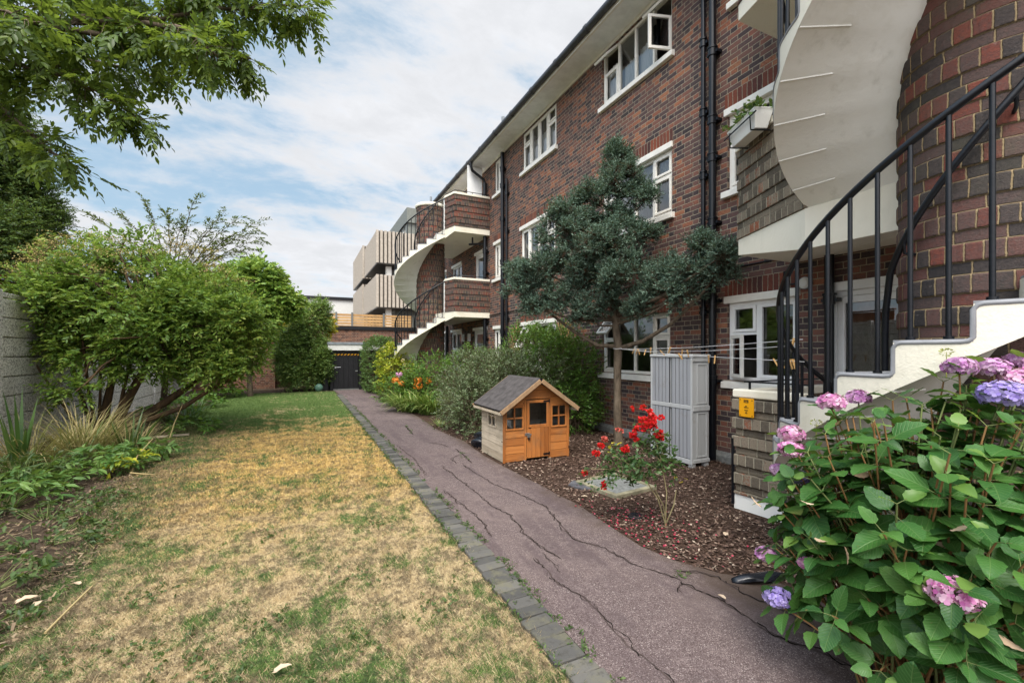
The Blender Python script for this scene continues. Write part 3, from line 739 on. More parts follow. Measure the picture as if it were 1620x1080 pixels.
for y, z in ((11.25, 8.15), (18.9, 8.35)):
    m = MB(); m.tube([(5.06, y, 7.85), (5.06, y, z)], .045, 12); m.build('vent_pipe', M_['lead'], block)
# bulkhead lamp and its conduit on the near wall
m = MB(); m.tube([(W-.005, 3.33, 2.44), (W-.05, 3.33, 2.44)], .075, 16); m.tube([(W-.05, 3.33, 2.44), (W-.075, 3.33, 2.44)], [.07, .045], 16, 1); m.build('bulkhead_lamp', [M_['lead'], M_['white']], block)
m = MB(); m.tube([(W-.02, 4.4, 2.33), (W-.02, 3.66, 2.36), (W-.02, 3.6, 2.38)], .014, 6); m.tube([(W-.03, 3.58, 2.30), (W-.03, 3.58, 2.62)], .018, 8); m.tube([(W-.035, 3.58, 2.38), (W-.035, 3.58, 2.44)], .045, 10); m.tube([(W-.02, 3.56, 2.45), (W-.02, 3.35, 2.45)], .01, 6); m.build('conduit', M_['black'], block)
# security alarm style boxes and trellis panels on the far ground floor wall
for y in (15.25, 15.95):
    m = MB(); m.box(W-.09, W-.003, y-.07, y+.07, 2.0, 2.28); m.build('wall_box', M_['frame'], block, bevel=.008)
for y in (11.45, 8.85):
    m = MB()
    for k in range(-5, 6):
        for sgn in (-1, 1):
            a = Vector((0, k*.13, 0)); p = Vector((W-.02 - (.004 if sgn > 0 else -.004), y+k*.11-sgn*.35, 1.0)); q = Vector((p.x, y+k*.11+sgn*.35, 2.3))
            # clip to the panel width
            t0, t1 = 0, 1
            lo, hi = y-.28, y+.28
            d = q.y-p.y
            ta, tb = sorted(((lo-p.y)/d, (hi-p.y)/d)); t0, t1 = max(t0, ta), min(t1, tb)
            if t1 > t0+.03: m.bar(p.lerp(q, t0), p.lerp(q, t1), .018, .007, (1, 0, 0))
    m.build('trellis', M_['larch'], block)

# ------------------------------------------------------------------ landings (balconies) of the block
XC, RO, RD, RISE, TH0, DTH = 4.043, 1.234, .481, .178, R(179.83), R(13.921)
YN, YF = 1.241, 15.146; ZL, ZU = 2.895, 5.593
def offset_path(path, d):
    out = []; n = len(path)
    for i in range(n):
        ns = []
        for a, b in ((i-1, i), (i, i+1)):
            if 0 <= a and b < n:
                e = Vector((path[b][0]-path[a][0], path[b][1]-path[a][1])).normalized(); ns.append(Vector((-e.y, e.x)))
        nn = sum(ns, Vector((0, 0))).normalized(); k = 1/max(.3, nn.dot(ns[0]))
        out.append((path[i][0]+nn.x*d*k, path[i][1]+nn.y*d*k))
    return out
def strip_prism(m, path, d0, d1, z0, z1, mat=0):
    A, B = offset_path(path, d0), offset_path(path, d1)
    m.prism(A + B[::-1], z0, z1, mat)
def course_wall(m, path, th, z0, z1, proj=.014):
    """brick wall along a path; outer face on the left side of travel; every other course projects"""
    k = math.floor(z0/.1875)
    while k*.1875 < z1:
        for a, b, pr_ in ((k*.1875, k*.1875+.075, 0), (k*.1875+.075, (k+1)*.1875, proj)):
            a, b = max(a, z0), min(b, z1)
            if b-a > .004: strip_prism(m, path, pr_, -th, a+.0005, b-.0005)
        k += 1
def balcony(yc, z, par_far=True, par_near=True, rail=True, extra=0.0, label=None, screen=None):
    P = [(W-.002, yc+2.25), (XC+.5, yc+2.25), (XC+.05, yc+1.23), (XC+.04, yc+.42), (XC+.04, yc-.42), (XC+.15, yc-1.22), (XC+.30, yc-1.75), (W-.002, yc-1.75)]
    zb = [z-.18, z-.18, z-.37, z-.37, z-.32, z-.30, z-.18, z-.18]
    m = MB(); m.prism(P, [q+extra*0 for q in zb], z)
    b = m.build('balcony', M_['cream'], block, bevel=.006)
    if label: b['label'] = label
    # lighter ceiling sheet is part of the slab; parapets
    for path in ([P[0], P[1], P[2]] if par_far else None, [P[5], P[6], P[7]] if par_near else None):
        if not path: continue
        path = path[::-1]          # outer side on the left of travel
        m = MB(); course_wall(m, path, .105, z+.001, z+1.0)
        o = m.build('parapet', M_['parapet'], b, bevel=.004, seg=1)
        m = MB(); strip_prism(m, path, .03, -.135, z+1.001, z+1.075); m.build('coping', M_['cream'], b, bevel=.012)
        if rail:
            m = MB(); q = offset_path(path, -.05); m.tube([(x, y, z+1.15) for x, y in q], .012, 8)
            for (a, c) in zip(q[:-1], q[1:]):
                for k in (.08, .5, .92): m.tube([(a[0]+(c[0]-a[0])*k, a[1]+(c[1]-a[1])*k, z+1.07), (a[0]+(c[0]-a[0])*k, a[1]+(c[1]-a[1])*k, z+1.15)], .009, 6)
            m.build('coping_rail', M_['black'], b)
    return b, P
bn1, PN = balcony(YN, ZL, label='landing with weathered grey brick parapet beside the big stair')
bn2, _ = balcony(YN, ZU)
bf1, PF = balcony(YF, ZL); bf2, _ = balcony(YF, ZU)
for ob in bpy.data.objects:
    if ob.name.startswith('parapet') and ob.parent in (bn1,): ob.data.materials[0] = M_['terrace']
# white post ends and a privacy screen on the far landings
for b, z in ((bf1, ZL), (bf2, ZU)):
    m = MB(); m.box(XC+.135, XC+.225, YF-1.20, YF-1.11, z+.002, z+1.05); m.build('post', M_['white'], b, bevel=.006)
m = MB(); m.box(4.92, 5.40, 13.72, 13.745, ZU+1.2, ZT-.01); m.box(4.90, 4.93, 13.71, 13.755, ZU+1.15, ZT-.005); o = m.build('privacy_screen', M_['eaves'], bf2)
# pipe brackets under the far landing
m = MB(); m.tube([(W-.05, 13.75, 5.22), (5.0, 13.9, 5.18)], .035, 8); m.tube([(5.12, 13.86, 5.19), (5.12, 13.86, 5.42)], .03, 8); m.build('drain', M_['black'], bf2)

# ground floor terrace: raised floor behind a low wall
TP = [(4.09, 2.47), (4.02, 3.12), (W-.004, 3.12)]
m = MB(); m.prism([(W-.006, 3.0), (4.15, 3.0), (4.15, -1), (W-.006, -1)], .0, .20); tr_ = m.build('terrace', M_['paving'], block); tr_['label'] = 'raised terrace behind a low wall of projecting grey brick'
m = MB(); course_wall(m, TP, .105, .16, 1.14, .026); m.build('parapet', M_['terrace'], tr_, bevel=.004, seg=1)
m = MB(); strip_prism(m, TP, .012, -.11, -.05, .159); m.build('plinth', M_['white'], tr_, bevel=.006)
m = MB(); strip_prism(m, TP, .022, -.125, 1.141, 1.225); m.build('coping', M_['cream'], tr_, bevel=.014)
m = MB(); q = [(4.1, 3.05), (4.15, 2.5)]; m.bar((4.09, 3.07, 1.30), (4.15, 2.45, 1.30), .03, .014); m.tube([(4.10, 3.02, 1.22), (4.10, 3.02, 1.30)], .012, 8); m.tube([(4.14, 2.55, 1.22), (4.14, 2.55, 1.30)], .012, 8); m.bar((4.09, 3.05, 1.30), (5.5, 3.05, 1.30), .03, .014); m.build('coping_rail', M_['black'], tr_)
m = MB(); m.tube([(4.0, 3.135, .05), (4.0, 3.135, .72)], .016, 8); m.build('cable_conduit', M_['black'], tr_)
m = MB(); m.box(4.35, 4.65, 2.55, 2.85, .20, .62); m.box(4.75, 5.2, 2.3, 2.5, .2, .5); m.build('step_block', M_['paving'], tr_, bevel=.01)

# ------------------------------------------------------------------ spiral stairs
def staircase(yc, label, near):
    st = thing('spiral_staircase', label, 'staircase', (XC, yc, 0))
    prof = []; z = 0.0; top = 6.55
    prof.append((RD-.012, -.1))
    k = 0
    while z < top-.01:
        a = z+.075; b = z+.1875
        prof += [(RD-.006, z+.003), (RD-.005, a-.004), (RD+.003, a+.003), (RD+.005, a+.014), (RD+.005, b-.012), (RD+.001, b-.003)]
        z = b
    m = MB(); m.lathe((XC, yc), prof, 72, uvr=RD); dr = m.build('drum', M_['drum'], st)
    m = MB(); m.lathe((XC, yc), [(RD-.02, top+.02), (RD+.03, top+.02), (RD+.045, top+.05), (RD+.045, top+.10), (RD+.02, top+.125), (0.001, top+.13)], 48, smooth=False); m.build('cap', M_['cream'], dr)
    for fl, zl in ((0, ZL), (1, ZU)):
        m = MB(); NS = 5; T = .25; rin = RD-.03; treads = []; line = []
        zn = lambda th: zl - RISE*(7-(th-TH0)/DTH)
        P = lambda r, th, z: (XC+r*math.cos(th), yc+r*math.sin(th), z)
        for i in range(-8, 7):
            th = TH0+DTH*i; z = zl-RISE*(7-i); zp = z-RISE
            for k in range(NS):
                a, b = th+DTH*k/NS, th+DTH*(k+1)/NS
                za, zb = zn(a)-T, zn(b)-T
                if fl == 0: za, zb = max(za, -.05), max(zb, -.05)
                m.add([P(rin,a,z),P(RO,a,z),P(RO,b,z),P(rin,b,z)], [(0,1,2,3)])
                m.add([P(RO,a,za),P(RO,b,zb),P(RO,b,z),P(RO,a,z)], [(0,1,2,3)])
            zf = zn(th)-T if fl else max(zn(th)-T, -.05)
            m.add([P(rin,th,zp if i > -8 else zf),P(RO,th,zp if i > -8 else zf),P(RO,th,z),P(rin,th,z)], [(0,1,2,3)])
            # cast lip under each step joint, strongest at the rim
            a2 = th; dv = Vector((-math.sin(a2), math.cos(a2), 0))
            p0 = Vector(P(RO-.004, a2, zn(a2)-T-.004)); p1 = Vector(P(RO-.33, a2, zn(a2)-T-.003))
            if zn(a2)-T > .1: m.bar(p0, p1, .010, .014, (0, 0, 1), 1)
            line += [P(RO-.006, th, zp+.02), P(RO-.006, th, z-.028)]
            line += [P(RO-.006, th+.012, z-.006)] + [P(RO-.006, th+DTH*q, z) for q in (.12, .35, .6, .85)] + [P(RO-.006, th+DTH-.012, z+.004)]
        # soffit: one smooth helicoid sheet with faint form-board ripples
        NA, NR = 15*NS, 8; vs = []
        for k in range(NA+1):
            a = TH0+DTH*(-8+15*k/NA); z = zn(a)-T
            if fl == 0: z = max(z, -.05)
            for j in range(NR+1):
                vs.append(P(rin+(RO-rin)*j/NR, a, z + .014*abs(math.sin(math.pi*15*k/NA))*(.4+.6*j/NR) - .006))
        m.add(vs, [(k*(NR+1)+j, (k+1)*(NR+1)+j, (k+1)*(NR+1)+j+1, k*(NR+1)+j+1) for k in range(NA) for j in range(NR)], 1, True)
        fo = m.build('flight', [M_['cream'], M_['soffit']], st)
        m = MB(); m.tube(line, .013, 8); m.build('nosing', M_['nosing'], fo)
        # treads
        for i in range(-8, 7):
            th = TH0+DTH*i; z = zl-RISE*(7-i); q = MB()
            n = 5; A = [(XC+RO*1.0*math.cos(th+DTH*k/n), yc+RO*math.sin(th+DTH*k/n)) for k in range(n+1)]; B = [(XC+(RD+.02)*math.cos(th+DTH*k/n), yc+(RD+.02)*math.sin(th+DTH*k/n)) for k in range(n+1)]
            q.prism(A + B[::-1], z+.002, z+.014); q.build('tread', M_['nosing'], fo)
        # handrail with two balusters a step
        rr = RO-.035; t0 = R(76); t1 = TH0+DTH*7
        m = MB(); H_ = 1.0
        N = 70; top_ = [P(rr, t0+(t1-t0)*k/N, zn(t0+(t1-t0)*k/N)+H_) for k in range(N+1)]
        pts = [P(rr, t0-.01, zn(t0)+H_-.16), P(rr, t0-.012, zn(t0)+H_-.05)] + top_
        m.tube(pts, .021, 10)
        ra = m.build('railing', M_['black'], fo if False else st)
        for i in range(-8, 7):
            for q in (.2, .7):
                th = TH0+DTH*(i+q)
                if th < t0: continue
                z = zl-RISE*(7-i); b_ = MB(); b_.tube([P(rr, th, z+.0), P(rr, th, zn(th)+H_-.008)], .0125, 8)
                b_.tube([P(rr, th, z+.013), P(rr, th, z+.03)], .022, 8); b_.build('baluster', M_['black'], ra)
        # wall rail round the drum
        t2 = R(126); r2 = RD+.075; m = MB()
        pts = [P(r2, t2-.02, zn(t2)+.42), P(r2, t2-.02, zn(t2)+.75), P(r2, t2+.02, zn(t2)+.93), P(r2, t2+.09, zn(t2)+1.04)] + [P(r2, t2+.16+(t1-t2-.16)*k/40, zn(t2+.16+(t1-t2-.16)*k/40)+1.06) for k in range(41)]
        m.tube(pts, .021, 10); wr = m.build('wall_rail', M_['black'], st)
        for a in (R(150), R(205), R(262)):
            m = MB(); m.tube([P(r2, a, zn(a)+1.04), P(r2-.005, a, zn(a)+.98), P(RD+.0, a, zn(a)+.97)], .010, 6)
            m.build('bracket', M_['black'], wr)
    return st
near_stair = staircase(YN, 'big cream spiral stair seen from below, nearest, behind the hydrangea', True)
far_stair = staircase(YF, 'distant cream spiral stair winding round a brick drum past the hedges', False)
# ------------------------------------------------------------------ yellow gas-style notice on the terrace wall
sg = thing('notice_plate', 'small yellow enamel notice plate fixed to the low grey brick wall', 'sign', (3.985, 2.98, 1.045))
m = MB(); m.box(3.992, 4.003, 2.90, 3.06, .955, 1.14); m.build('plate', M_['yellow'], sg, bevel=.003)
m = MB()
for y in (2.915, 3.045):
    for z in (.97, 1.125): m.tube([(3.994, y, z), (3.988, y, z)], .005, 8)
m.build('screw', M_['ink'], sg)
m = MB(); Xs0, Xs1 = 3.9895, 3.9925
m.box(Xs0, Xs1, 2.955, 3.005, 1.098, 1.128)
m.build('emblem', M_['ink'], sg)
m = MB()
for z, spans in ((1.063, [(2.97, 2.99)]), (1.050, [(2.955, 2.965), (2.972, 3.002)]), (1.022, [(2.960, 2.998)]), (1.008, [(2.976, 2.984)]), (.995, [(2.968, 2.990)])):
    for a, b in spans: m.box(Xs0, Xs1, a, b, z-.004, z+.004)
m.build('lettering', M_['ink'], sg)
m = MB()
for z in (1.106, 1.120): m.box(Xs0-.0015, Xs0-.0005, 2.962, 2.998, z-.002, z+.002)
m.build('emblem_line', M_['yellow'], sg)

# ------------------------------------------------------------------ planter hung on the landing parapet
pdir = Vector((4.09-4.543, 2.471-3.491, 0)).normalized(); pnrm = Vector((pdir.y, -pdir.x, 0)); pnrm = pnrm if pnrm.x < 0 else -pnrm
pc = Vector((4.543, 3.491, 0)) + pdir*.44 + pnrm*.12; pc.z = 3.85
pl_ = thing('hanging_planter', 'white trough planter hooked over the landing parapet in a wire holder', 'planter', pc)
m = MB(); L_ = .26
vs = []
for z, hl, hw in ((0, L_-.05, .065), (.16, L_, .095), (.185, L_+.012, .105), (.185, L_-.012, .082), (.15, L_-.02, .078)):
    for a, b in ((-1,-1),(1,-1),(1,1),(-1,1)): vs.append(pc + pdir*hl*a + pnrm*hw*b + Vector((0,0,z)))
fs = [(0,3,2,1)]
for k in range(4):
    for j in range(4): fs.append((k*4+j, k*4+(j+1)%4, k*4+4+(j+1)%4, k*4+4+j))
fs.append((16,17,18,19)); m.add(vs, fs); m.build('trough', M_['white'], pl_, bevel=.006)
m = MB()
for a in (-.2, .2):
    c = pc + pdir*a
    m.tube([c - pnrm*.14 + Vector((0,0,.20)), c - pnrm*.10 + Vector((0,0,.21)), c + pnrm*.112 + Vector((0,0,.14)), c + pnrm*.10 + Vector((0,0,-.012)), c - pnrm*.10 + Vector((0,0,-.012))], .008, 6)
m.tube([pc - pdir*.31 + pnrm*.112 + Vector((0,0,.12)), pc + pdir*.31 + pnrm*.112 + Vector((0,0,.12))], .008, 6)
m.build('wire_holder', M_['black'], pl_)

# ------------------------------------------------------------------ playhouse
ph = thing('playhouse', 'small orange stained wooden playhouse with grey felt roof beside the path', 'playhouse', (3.145, 6.2, 0))
px0, px1, py0, py1, zt, zr = 2.60, 3.69, 5.77, 6.62, .86, 1.20
def gable(x): return zt + (zr-.03-zt)*(1-abs(x-3.145)/.545)
def boards(m, x0, x1, z0, z1, y, holes=(), clip=False):
    z = z0
    while z < z1-.01:
        b = min(z+.1135, z1)
        segs = [(x0, x1)]
        for (a, c, e, f) in holes:
            if b > e+.01 and z < f-.01:
                ns = []
                for s0, s1 in segs:
                    if a > s0: ns.append((s0, min(a, s1)))
                    if c < s1: ns.append((max(c, s0), s1))
                segs = [q for q in ns if q[1]-q[0] > .004]
        for s0, s1 in segs:
            if clip:
                q0 = max(s0, 3.145-.545*(1-max(0, (z-zt))/(zr-.03-zt))); q1 = min(s1, 3.145+.545*(1-max(0, (z-zt))/(zr-.03-zt)))
                p0 = max(s0, 3.145-.545*(1-max(0, (b-zt))/(zr-.03-zt))); p1 = min(s1, 3.145+.545*(1-max(0, (b-zt))/(zr-.03-zt)))
                if q1-q0 < .02: continue
                vs = [(q0,y,z),(q1,y,z),(p1,y+.004,b-.004),(p0,y+.004,b-.004),(q0,y+.016,z),(q1,y+.016,z),(p1,y+.016,b-.004),(p0,y+.016,b-.004)]
                m.add(vs, [(0,1,2,3),(5,4,7,6),(1,5,6,2),(4,0,3,7),(3,2,6,7),(4,5,1,0)])
            else:
                vs = [(s0,y,z),(s1,y,z),(s1,y+.004,b-.004),(s0,y+.004,b-.004),(s0,y+.016,z),(s1,y+.016,z),(s1,y+.016,b-.004),(s0,y+.016,b-.004)]
                m.add(vs, [(0,1,2,3),(5,4,7,6),(1,5,6,2),(4,0,3,7),(3,2,6,7),(4,5,1,0)])
        z += .1135
WL1, WL2, DR = (2.632, 2.925, .472, .815), (3.385, 3.66, .472, .815), (2.968, 3.345, .05, .90)
m = MB(); boards(m, px0, px1, .02, 1.2, py0, (WL1, WL2, DR), True)
front = m.build('front_wall', M_['wood_o'], ph); front['label'] = 'orange boarded gable front'
m = MB(); m.box(px0-.012, px0+.028, py0-.012, py0-.001, .01, .80); m.box(px1-.028, px1+.012, py0-.012, py0-.001, .01, .80)
for (a, b, c, e) in (DR,): m.box(a-.035, a-.002, py0-.012, py0-.001, .02, e+.01); m.box(b+.002, b+.03, py0-.012, py0-.001, .02, e+.01); m.box(a-.035, b+.03, py0-.012, py0-.001, e+.011, e+.04)
m.build('corner_post', M_['wood_ov'], ph, bevel=.003)
# side wall: boards run along y
m = MB(); z = .02
SW = (6.04, 6.36, .472, .815)
while z < .82:
    b = min(z+.1135, .83)
    segs = [(py0+.002, py1)] if not (b > SW[2]+.01 and z < SW[3]-.01) else [(py0+.002, SW[0]), (SW[1], py1)]
    for s0, s1 in segs:
        vs = [(px0,s0,z),(px0,s1,z),(px0+.004,s1,b-.004),(px0+.004,s0,b-.004),(px0+.018,s0,z),(px0+.018,s1,z),(px0+.018,s1,b-.004),(px0+.018,s0,b-.004)]
        m.add(vs, [(1,0,3,2),(4,5,6,7),(5,1,2,6),(0,4,7,3),(2,3,7,6),(5,4,0,1)])
    z += .1135
sw = m.build('side_wall', M_['wood_w'], ph); sw['label'] = 'weathered unstained side boards facing the path'
m = MB(); m.box(px1-.018, px1, py0+.018, py1, .02, .83); m.build('side_wall', M_['wood_w'], ph)
m = MB(); m.add([(px0+.02,py1,.02),(px1-.02,py1,.02),(px1-.02,py1,.85),(3.145,py1,1.16),(px0+.02,py1,.85)], [(0,1,2,3,4)]); m.build('back_wall', M_['wood_w'], ph)
m = MB(); m.quad((px0+.02,py0+.03,.03),(px1-.02,py0+.03,.03),(px1-.02,py1-.01,.03),(px0+.02,py1-.01,.03)); m.build('floor_panel', M_['wood_w'], ph)
def small_window(holes, axis):
    a, b, c, e = holes; m = MB(); t_ = .022
    def bx(u0, u1, z0, z1, o=0):
        if axis == 'x': m.box(u0, u1, py0-.010-o, py0+.022, z0, z1)
        else: m.box(px0-.010-o, px0+.022, u0, u1, z0, z1)
    bx(a, a+t_, c, e); bx(b-t_, b, c, e); bx(a+t_, b-t_, c, c+t_); bx(a+t_, b-t_, e-t_, e)
    mu, mz = (a+b)/2, (c+e)/2
    bx(mu-.010, mu+.010, c+t_, e-t_, -.003); bx(a+t_, mu-.010, mz-.010, mz+.010, -.003); bx(mu+.010, b-t_, mz-.010, mz+.010, -.003)
    w_ = m.build('window', M_['wood_ov'] if axis == 'x' else M_['wood_w'], ph, bevel=.002, seg=1)
    g = MB()
    if axis == 'x': g.quad((a+t_, py0+.01, c+t_), (b-t_, py0+.01, c+t_), (b-t_, py0+.01, e-t_), (a+t_, py0+.01, e-t_))
    else: g.quad((px0+.01, b-t_, c+t_), (px0+.01, a+t_, c+t_), (px0+.01, a+t_, e-t_), (px0+.01, b-t_, e-t_))
    g.build('pane', M_['glass'], w_)
small_window(WL1, 'x'); small_window(WL2, 'x'); small_window(SW, 'y')
a, b, c, e = DR; m = MB(); yd = py0-.016
n = 5
for k in range(n):
    s0 = a+.004 + (b-a-.008)*k/n; m.box(s0, s0+(b-a-.008)/n-.003, yd, yd+.014, c, .485)
m.box(a+.004, a+.045, yd-.002, yd+.014, .486, e-.004); m.box(b-.045, b-.004, yd-.002, yd+.014, .486, e-.004); m.box(a+.045, b-.045, yd-.002, yd+.014, .486, .535); m.box(a+.045, b-.045, yd-.002, yd+.014, e-.045, e-.004)
dr = m.build('door', M_['wood_ov'], ph, bevel=.002, seg=1)
g = MB(); g.quad((a+.045, yd+.006, .535), (b-.045, yd+.006, .535), (b-.045, yd+.006, e-.045), (a+.045, yd+.006, e-.045)); g.build('pane', M_['glass'], dr)
for z in (.09, .872):
    m = MB(); m.box(b-.10, b+.012, yd-.006, yd-.003, z-.012, z+.012); m.tube([(b, yd-.008, z-.028), (b, yd-.008, z+.03)], .007, 8); m.build('hinge', M_['black'], dr)
m = MB(); m.box(a-.035, a+.075, yd-.008, yd-.003, .385, .405); m.tube([(a-.03, yd-.012, .415), (a+.04, yd-.012, .415)], .008, 8); m.box(a+.0, a+.05, yd-.022, yd-.009, .355, .40); m.build('latch', M_['steel'], dr)
m = MB(); m.box(a+.03, a+.075, yd-.006, yd-.003, .487, .497); m.tube([(a+.02, yd-.012, .35), (a+.045, yd-.012, .325), (a+.02, yd-.012, .32)], .010, 8); m.build('bolt', M_['black'], dr)
# roof: two felt covered slopes with real thickness, barge boards at the gables
ey0, ey1 = py0-.13, py1+.10
m = MB()
for sgn in (-1, 1):
    A0 = Vector((3.145, 0, zr+.012)); E0 = Vector((3.145+sgn*.64, 0, zr+.012-.44))
    up = Vector((sgn*.44, 0, .64)).normalized()*.014
    N = 6
    for k in range(N):
        p = A0.lerp(E0, k/N); q = A0.lerp(E0, (k+1)/N)
        vs = [(v.x, y, v.z) for v in (p-up, q-up, q+up, p+up) for y in (ey0, ey1)]
        m.add(vs, [(4,5,7,6) if sgn < 0 else (4,6,7,5), (0,2,3,1) if sgn < 0 else (0,1,3,2), (0,4,6,2) if sgn < 0 else (0,2,6,4), (1,3,7,5) if sgn < 0 else (1,5,7,3)] + ([(2,6,7,3) if sgn < 0 else (2,3,7,6)] if k == N-1 else []))
rf = m.build('roof', M_['felt'], ph)
for y in (ey0-.010, ey1+.010):
    for sgn in (-1, 1):
        m = MB(); p, q = Vector((3.145+sgn*.012, y, zr-.018)), Vector((3.145+sgn*.645, y, zr-.018-.44))
        m.bar(p, q, .018, .062, (0, 0, 1)); m.build('bargeboard', M_['wood_b'], rf, bevel=.003)
m = MB()
for sgn in (-1, 1): m.box(3.145+sgn*.628, 3.145+sgn*.648, ey0+.004, ey1-.004, zr-.485, zr-.452)
m.build('eaves_board', M_['wood_w'], rf)

# black refuse sack behind the playhouse
def lump(name, c, r3, mat, parent=None, seed=1, amp=.25, nx=36, ny=20, label=None, cat=None):
    rg = np.random.default_rng(seed); ph_ = rg.uniform(0, 6.28, (8, 3)); fr = rg.uniform(1.5, 5.5, (8, 3))
    V = []; F = []
    for i in range(ny+1):
        for j in range(nx):
            t_, f_ = math.pi*i/ny, 2*math.pi*j/nx
            d_ = np.array([math.sin(t_)*math.cos(f_), math.sin(t_)*math.sin(f_), math.cos(t_)])
            k = 1 + amp*sum(math.sin(float(np.dot(fr[q], d_)) + ph_[q, 0])/(q+1.5) for q in range(8))
            p = np.array(c) + d_*np.array(r3)*k; p[2] = max(p[2], c[2]-r3[2]*.8); V.append(tuple(p))
    for i in range(ny):
        for j in range(nx): F.append((i*nx+j, (i+1)*nx+j, (i+1)*nx+(j+1)%nx, i*nx+(j+1)%nx))
    m = MB(); m.add(V, F, 0, True); o = m.build(name, mat, parent, origin=(c[0], c[1], c[2]-r3[2]*.8))
    if label: tag(o, label, cat)
    return o
lump('refuse_sack', (2.78, 6.93, .11), (.20, .17, .13), M_['plastic'], seed=4, amp=.35, label='black plastic sack slumped on the ground behind the playhouse', cat='sack')

# ------------------------------------------------------------------ grey resin cupboard against the wall
cb_ = thing('storage_cupboard', 'tall pale grey resin garden cupboard standing against the brick wall', 'cupboard', (5.0, 4.85, 0))
cx0, cx1, cy0, cy1, cz0, cz1 = 4.83, 5.17, 4.42, 5.22, .07, 1.57
m = MB(); m.box(cx0+.02, cx1, cy0+.012, cy1-.012, cz0, cz1-.03); m.build('body', M_['cab'], cb_, bevel=.012)
m = MB(); m.box(cx0-.012, cx1+.01, cy0-.012, cy1+.012, cz1-.045, cz1); m.build('lid', M_['cab'], cb_, bevel=.012)
for (ya, yb) in ((cy0+.004, (cy0+cy1)/2-.003), ((cy0+cy1)/2+.003, cy1-.004)):
    m = MB(); fx = cx0+.012
    for (za, zb) in ((cz0+.06, .80), (.87, cz1-.05)):
        n = 5
        for k in range(n):
            s0 = ya+.03+(yb-ya-.045)*k/n; m.box(fx-.010, fx+.012, s0, s0+(yb-ya-.045)/n-.012, za, zb)
    m.box(fx-.002, fx+.006, ya+.012, yb-.006, cz0+.03, cz1-.047, 1)
    m.build('door', [M_['cab_d'], M_['gutter']], cb_, bevel=.003)
m = MB()
m.box(cx0-.004, cx0+.02, cy0, cy0+.034, cz0-.02, cz1-.046); m.box(cx0-.004, cx0+.02, cy1-.03, cy1, cz0-.02, cz1-.046)
m.box(cx0-.003, cx0+.02, cy0+.034, cy1-.03, .806, .866); m.box(cx0-.003, cx0+.02, cy0+.034, cy1-.03, cz0-.02, cz0+.05)
m.build('frame', M_['cab'], cb_, bevel=.006)
m = MB()
for (za, zb) in ((.14, .76), (.88, 1.44)):
    # raised moulded frame round each recessed side panel
    y = cy0+.012; xa, xb = cx0+.10, cx1-.045
    m.box(xa, xa+.018, y-.008, y+.002, za, zb); m.box(xb-.018, xb, y-.008, y+.002, za, zb); m.box(xa+.018, xb-.018, y-.008, y+.002, za, za+.018); m.box(xa+.018, xb-.018, y-.008, y+.002, zb-.018, zb)
m.box(cx0+.02, cx1-.004, cy0-.004, cy0+.011, .785, .855); m.box(cx0+.02, cx1-.004, cy0-.004, cy0+.011, cz0+.0, cz0+.045); m.box(cx0+.02, cx1-.004, cy0-.004, cy0+.011, 1.47, cz1-.046)
m.build('side_panel', M_['cab'], cb_, bevel=.004)
for x in (cx0+.03, cx1-.06):
    for y in (cy0+.03, cy1-.06):
        m = MB(); m.prism([(x-.02, y-.02), (x+.05, y-.02), (x+.05, y+.05), (x-.02, y+.05)], 0, cz0+.005); m.build('foot', M_['cab'], cb_, bevel=.006)

# ------------------------------------------------------------------ manhole cover
mh = thing('manhole_cover', 'square grey concrete manhole cover set in the bark mulch', 'manhole cover', (3.36, 4.22, 0))
u_ = Vector((.32, .04, 0)); v_ = Vector((-.04, .33, 0)); c_ = Vector((3.36, 4.22, .02))
m = MB(); m.obox(c_, u_*.80, v_*.80, (0, 0, .022)); m.build('lid', M_['slab'], mh, bevel=.008)
m = MB()
for sgn in (-1, 1):
    m.obox(c_ + u_*.92*sgn, u_*.095, v_*1.02, (0, 0, .028)); m.obox(c_ + v_*.92*sgn, u_*.82, v_*.095, (0, 0, .0275))
m.build('frame', flat('worn_concrete_rim', (.24,.22,.15), .9, .1, var=.3, bump=.6), mh, bevel=.006)
for du, dv in ((.42, -.1), (-.5, .2)):
    m = MB(); m.obox(c_ + u_*du + v_*dv + Vector((0,0,.0235)), u_*.09, v_*.03, (0, 0, .002)); m.build('key_slot', M_['crack'], mh)
# flat grey stone beside it
m = MB(); m.prism([(2.86,4.47),(3.0,4.6),(3.22,4.42),(3.12,4.22),(2.93,4.25)], 0, .03); tag(m.build('stone_slab', flat('dark_stone', (.09,.09,.10), .8, .2, var=.3, bump=.6), origin=(3.02, 4.4, 0), bevel=.008), 'thin dark stone half buried in mulch beside the manhole cover', 'stone')
# lid of a stop tap and a scrap of plastic at the edge of the bed
m = MB(); m.lathe((2.93, 3.36), [(.001,.018),(.07,.022),(.085,.012),(.088,.0)], 20); tag(m.build('tap_cover', M_['plastic'], origin=(2.93, 3.36, 0)), 'small round black cover lying in mulch at the path edge', 'cover')
m = MB()
pts = [(-.22,-.03),( -.1,.05),(.05,.06),(.2,.045),(.24,0),(.1,-.05),(-.05,-.055)]
for k, h in ((0, .03), (1, .055)):
    pass
V = []; F = []
N = 14
for i in range(N):
    for j in range(5):
        u = i/(N-1); a = (j/4-.5)
        x = (u-.5)*.46; w_ = .07*math.sin(math.pi*min(1, u*1.1+.05)); y = a*2*w_
        z = .03 + .05*math.cos(a*2.6)*math.sin(math.pi*u) + .012*math.sin(9*u+3*a)
        V.append((2.88 + x*.93 + y*.35, 2.03 - x*.30 + y*.93, z))
for i in range(N-1):
    for j in range(4): F.append((i*5+j, (i+1)*5+j, (i+1)*5+j+1, i*5+j+1))
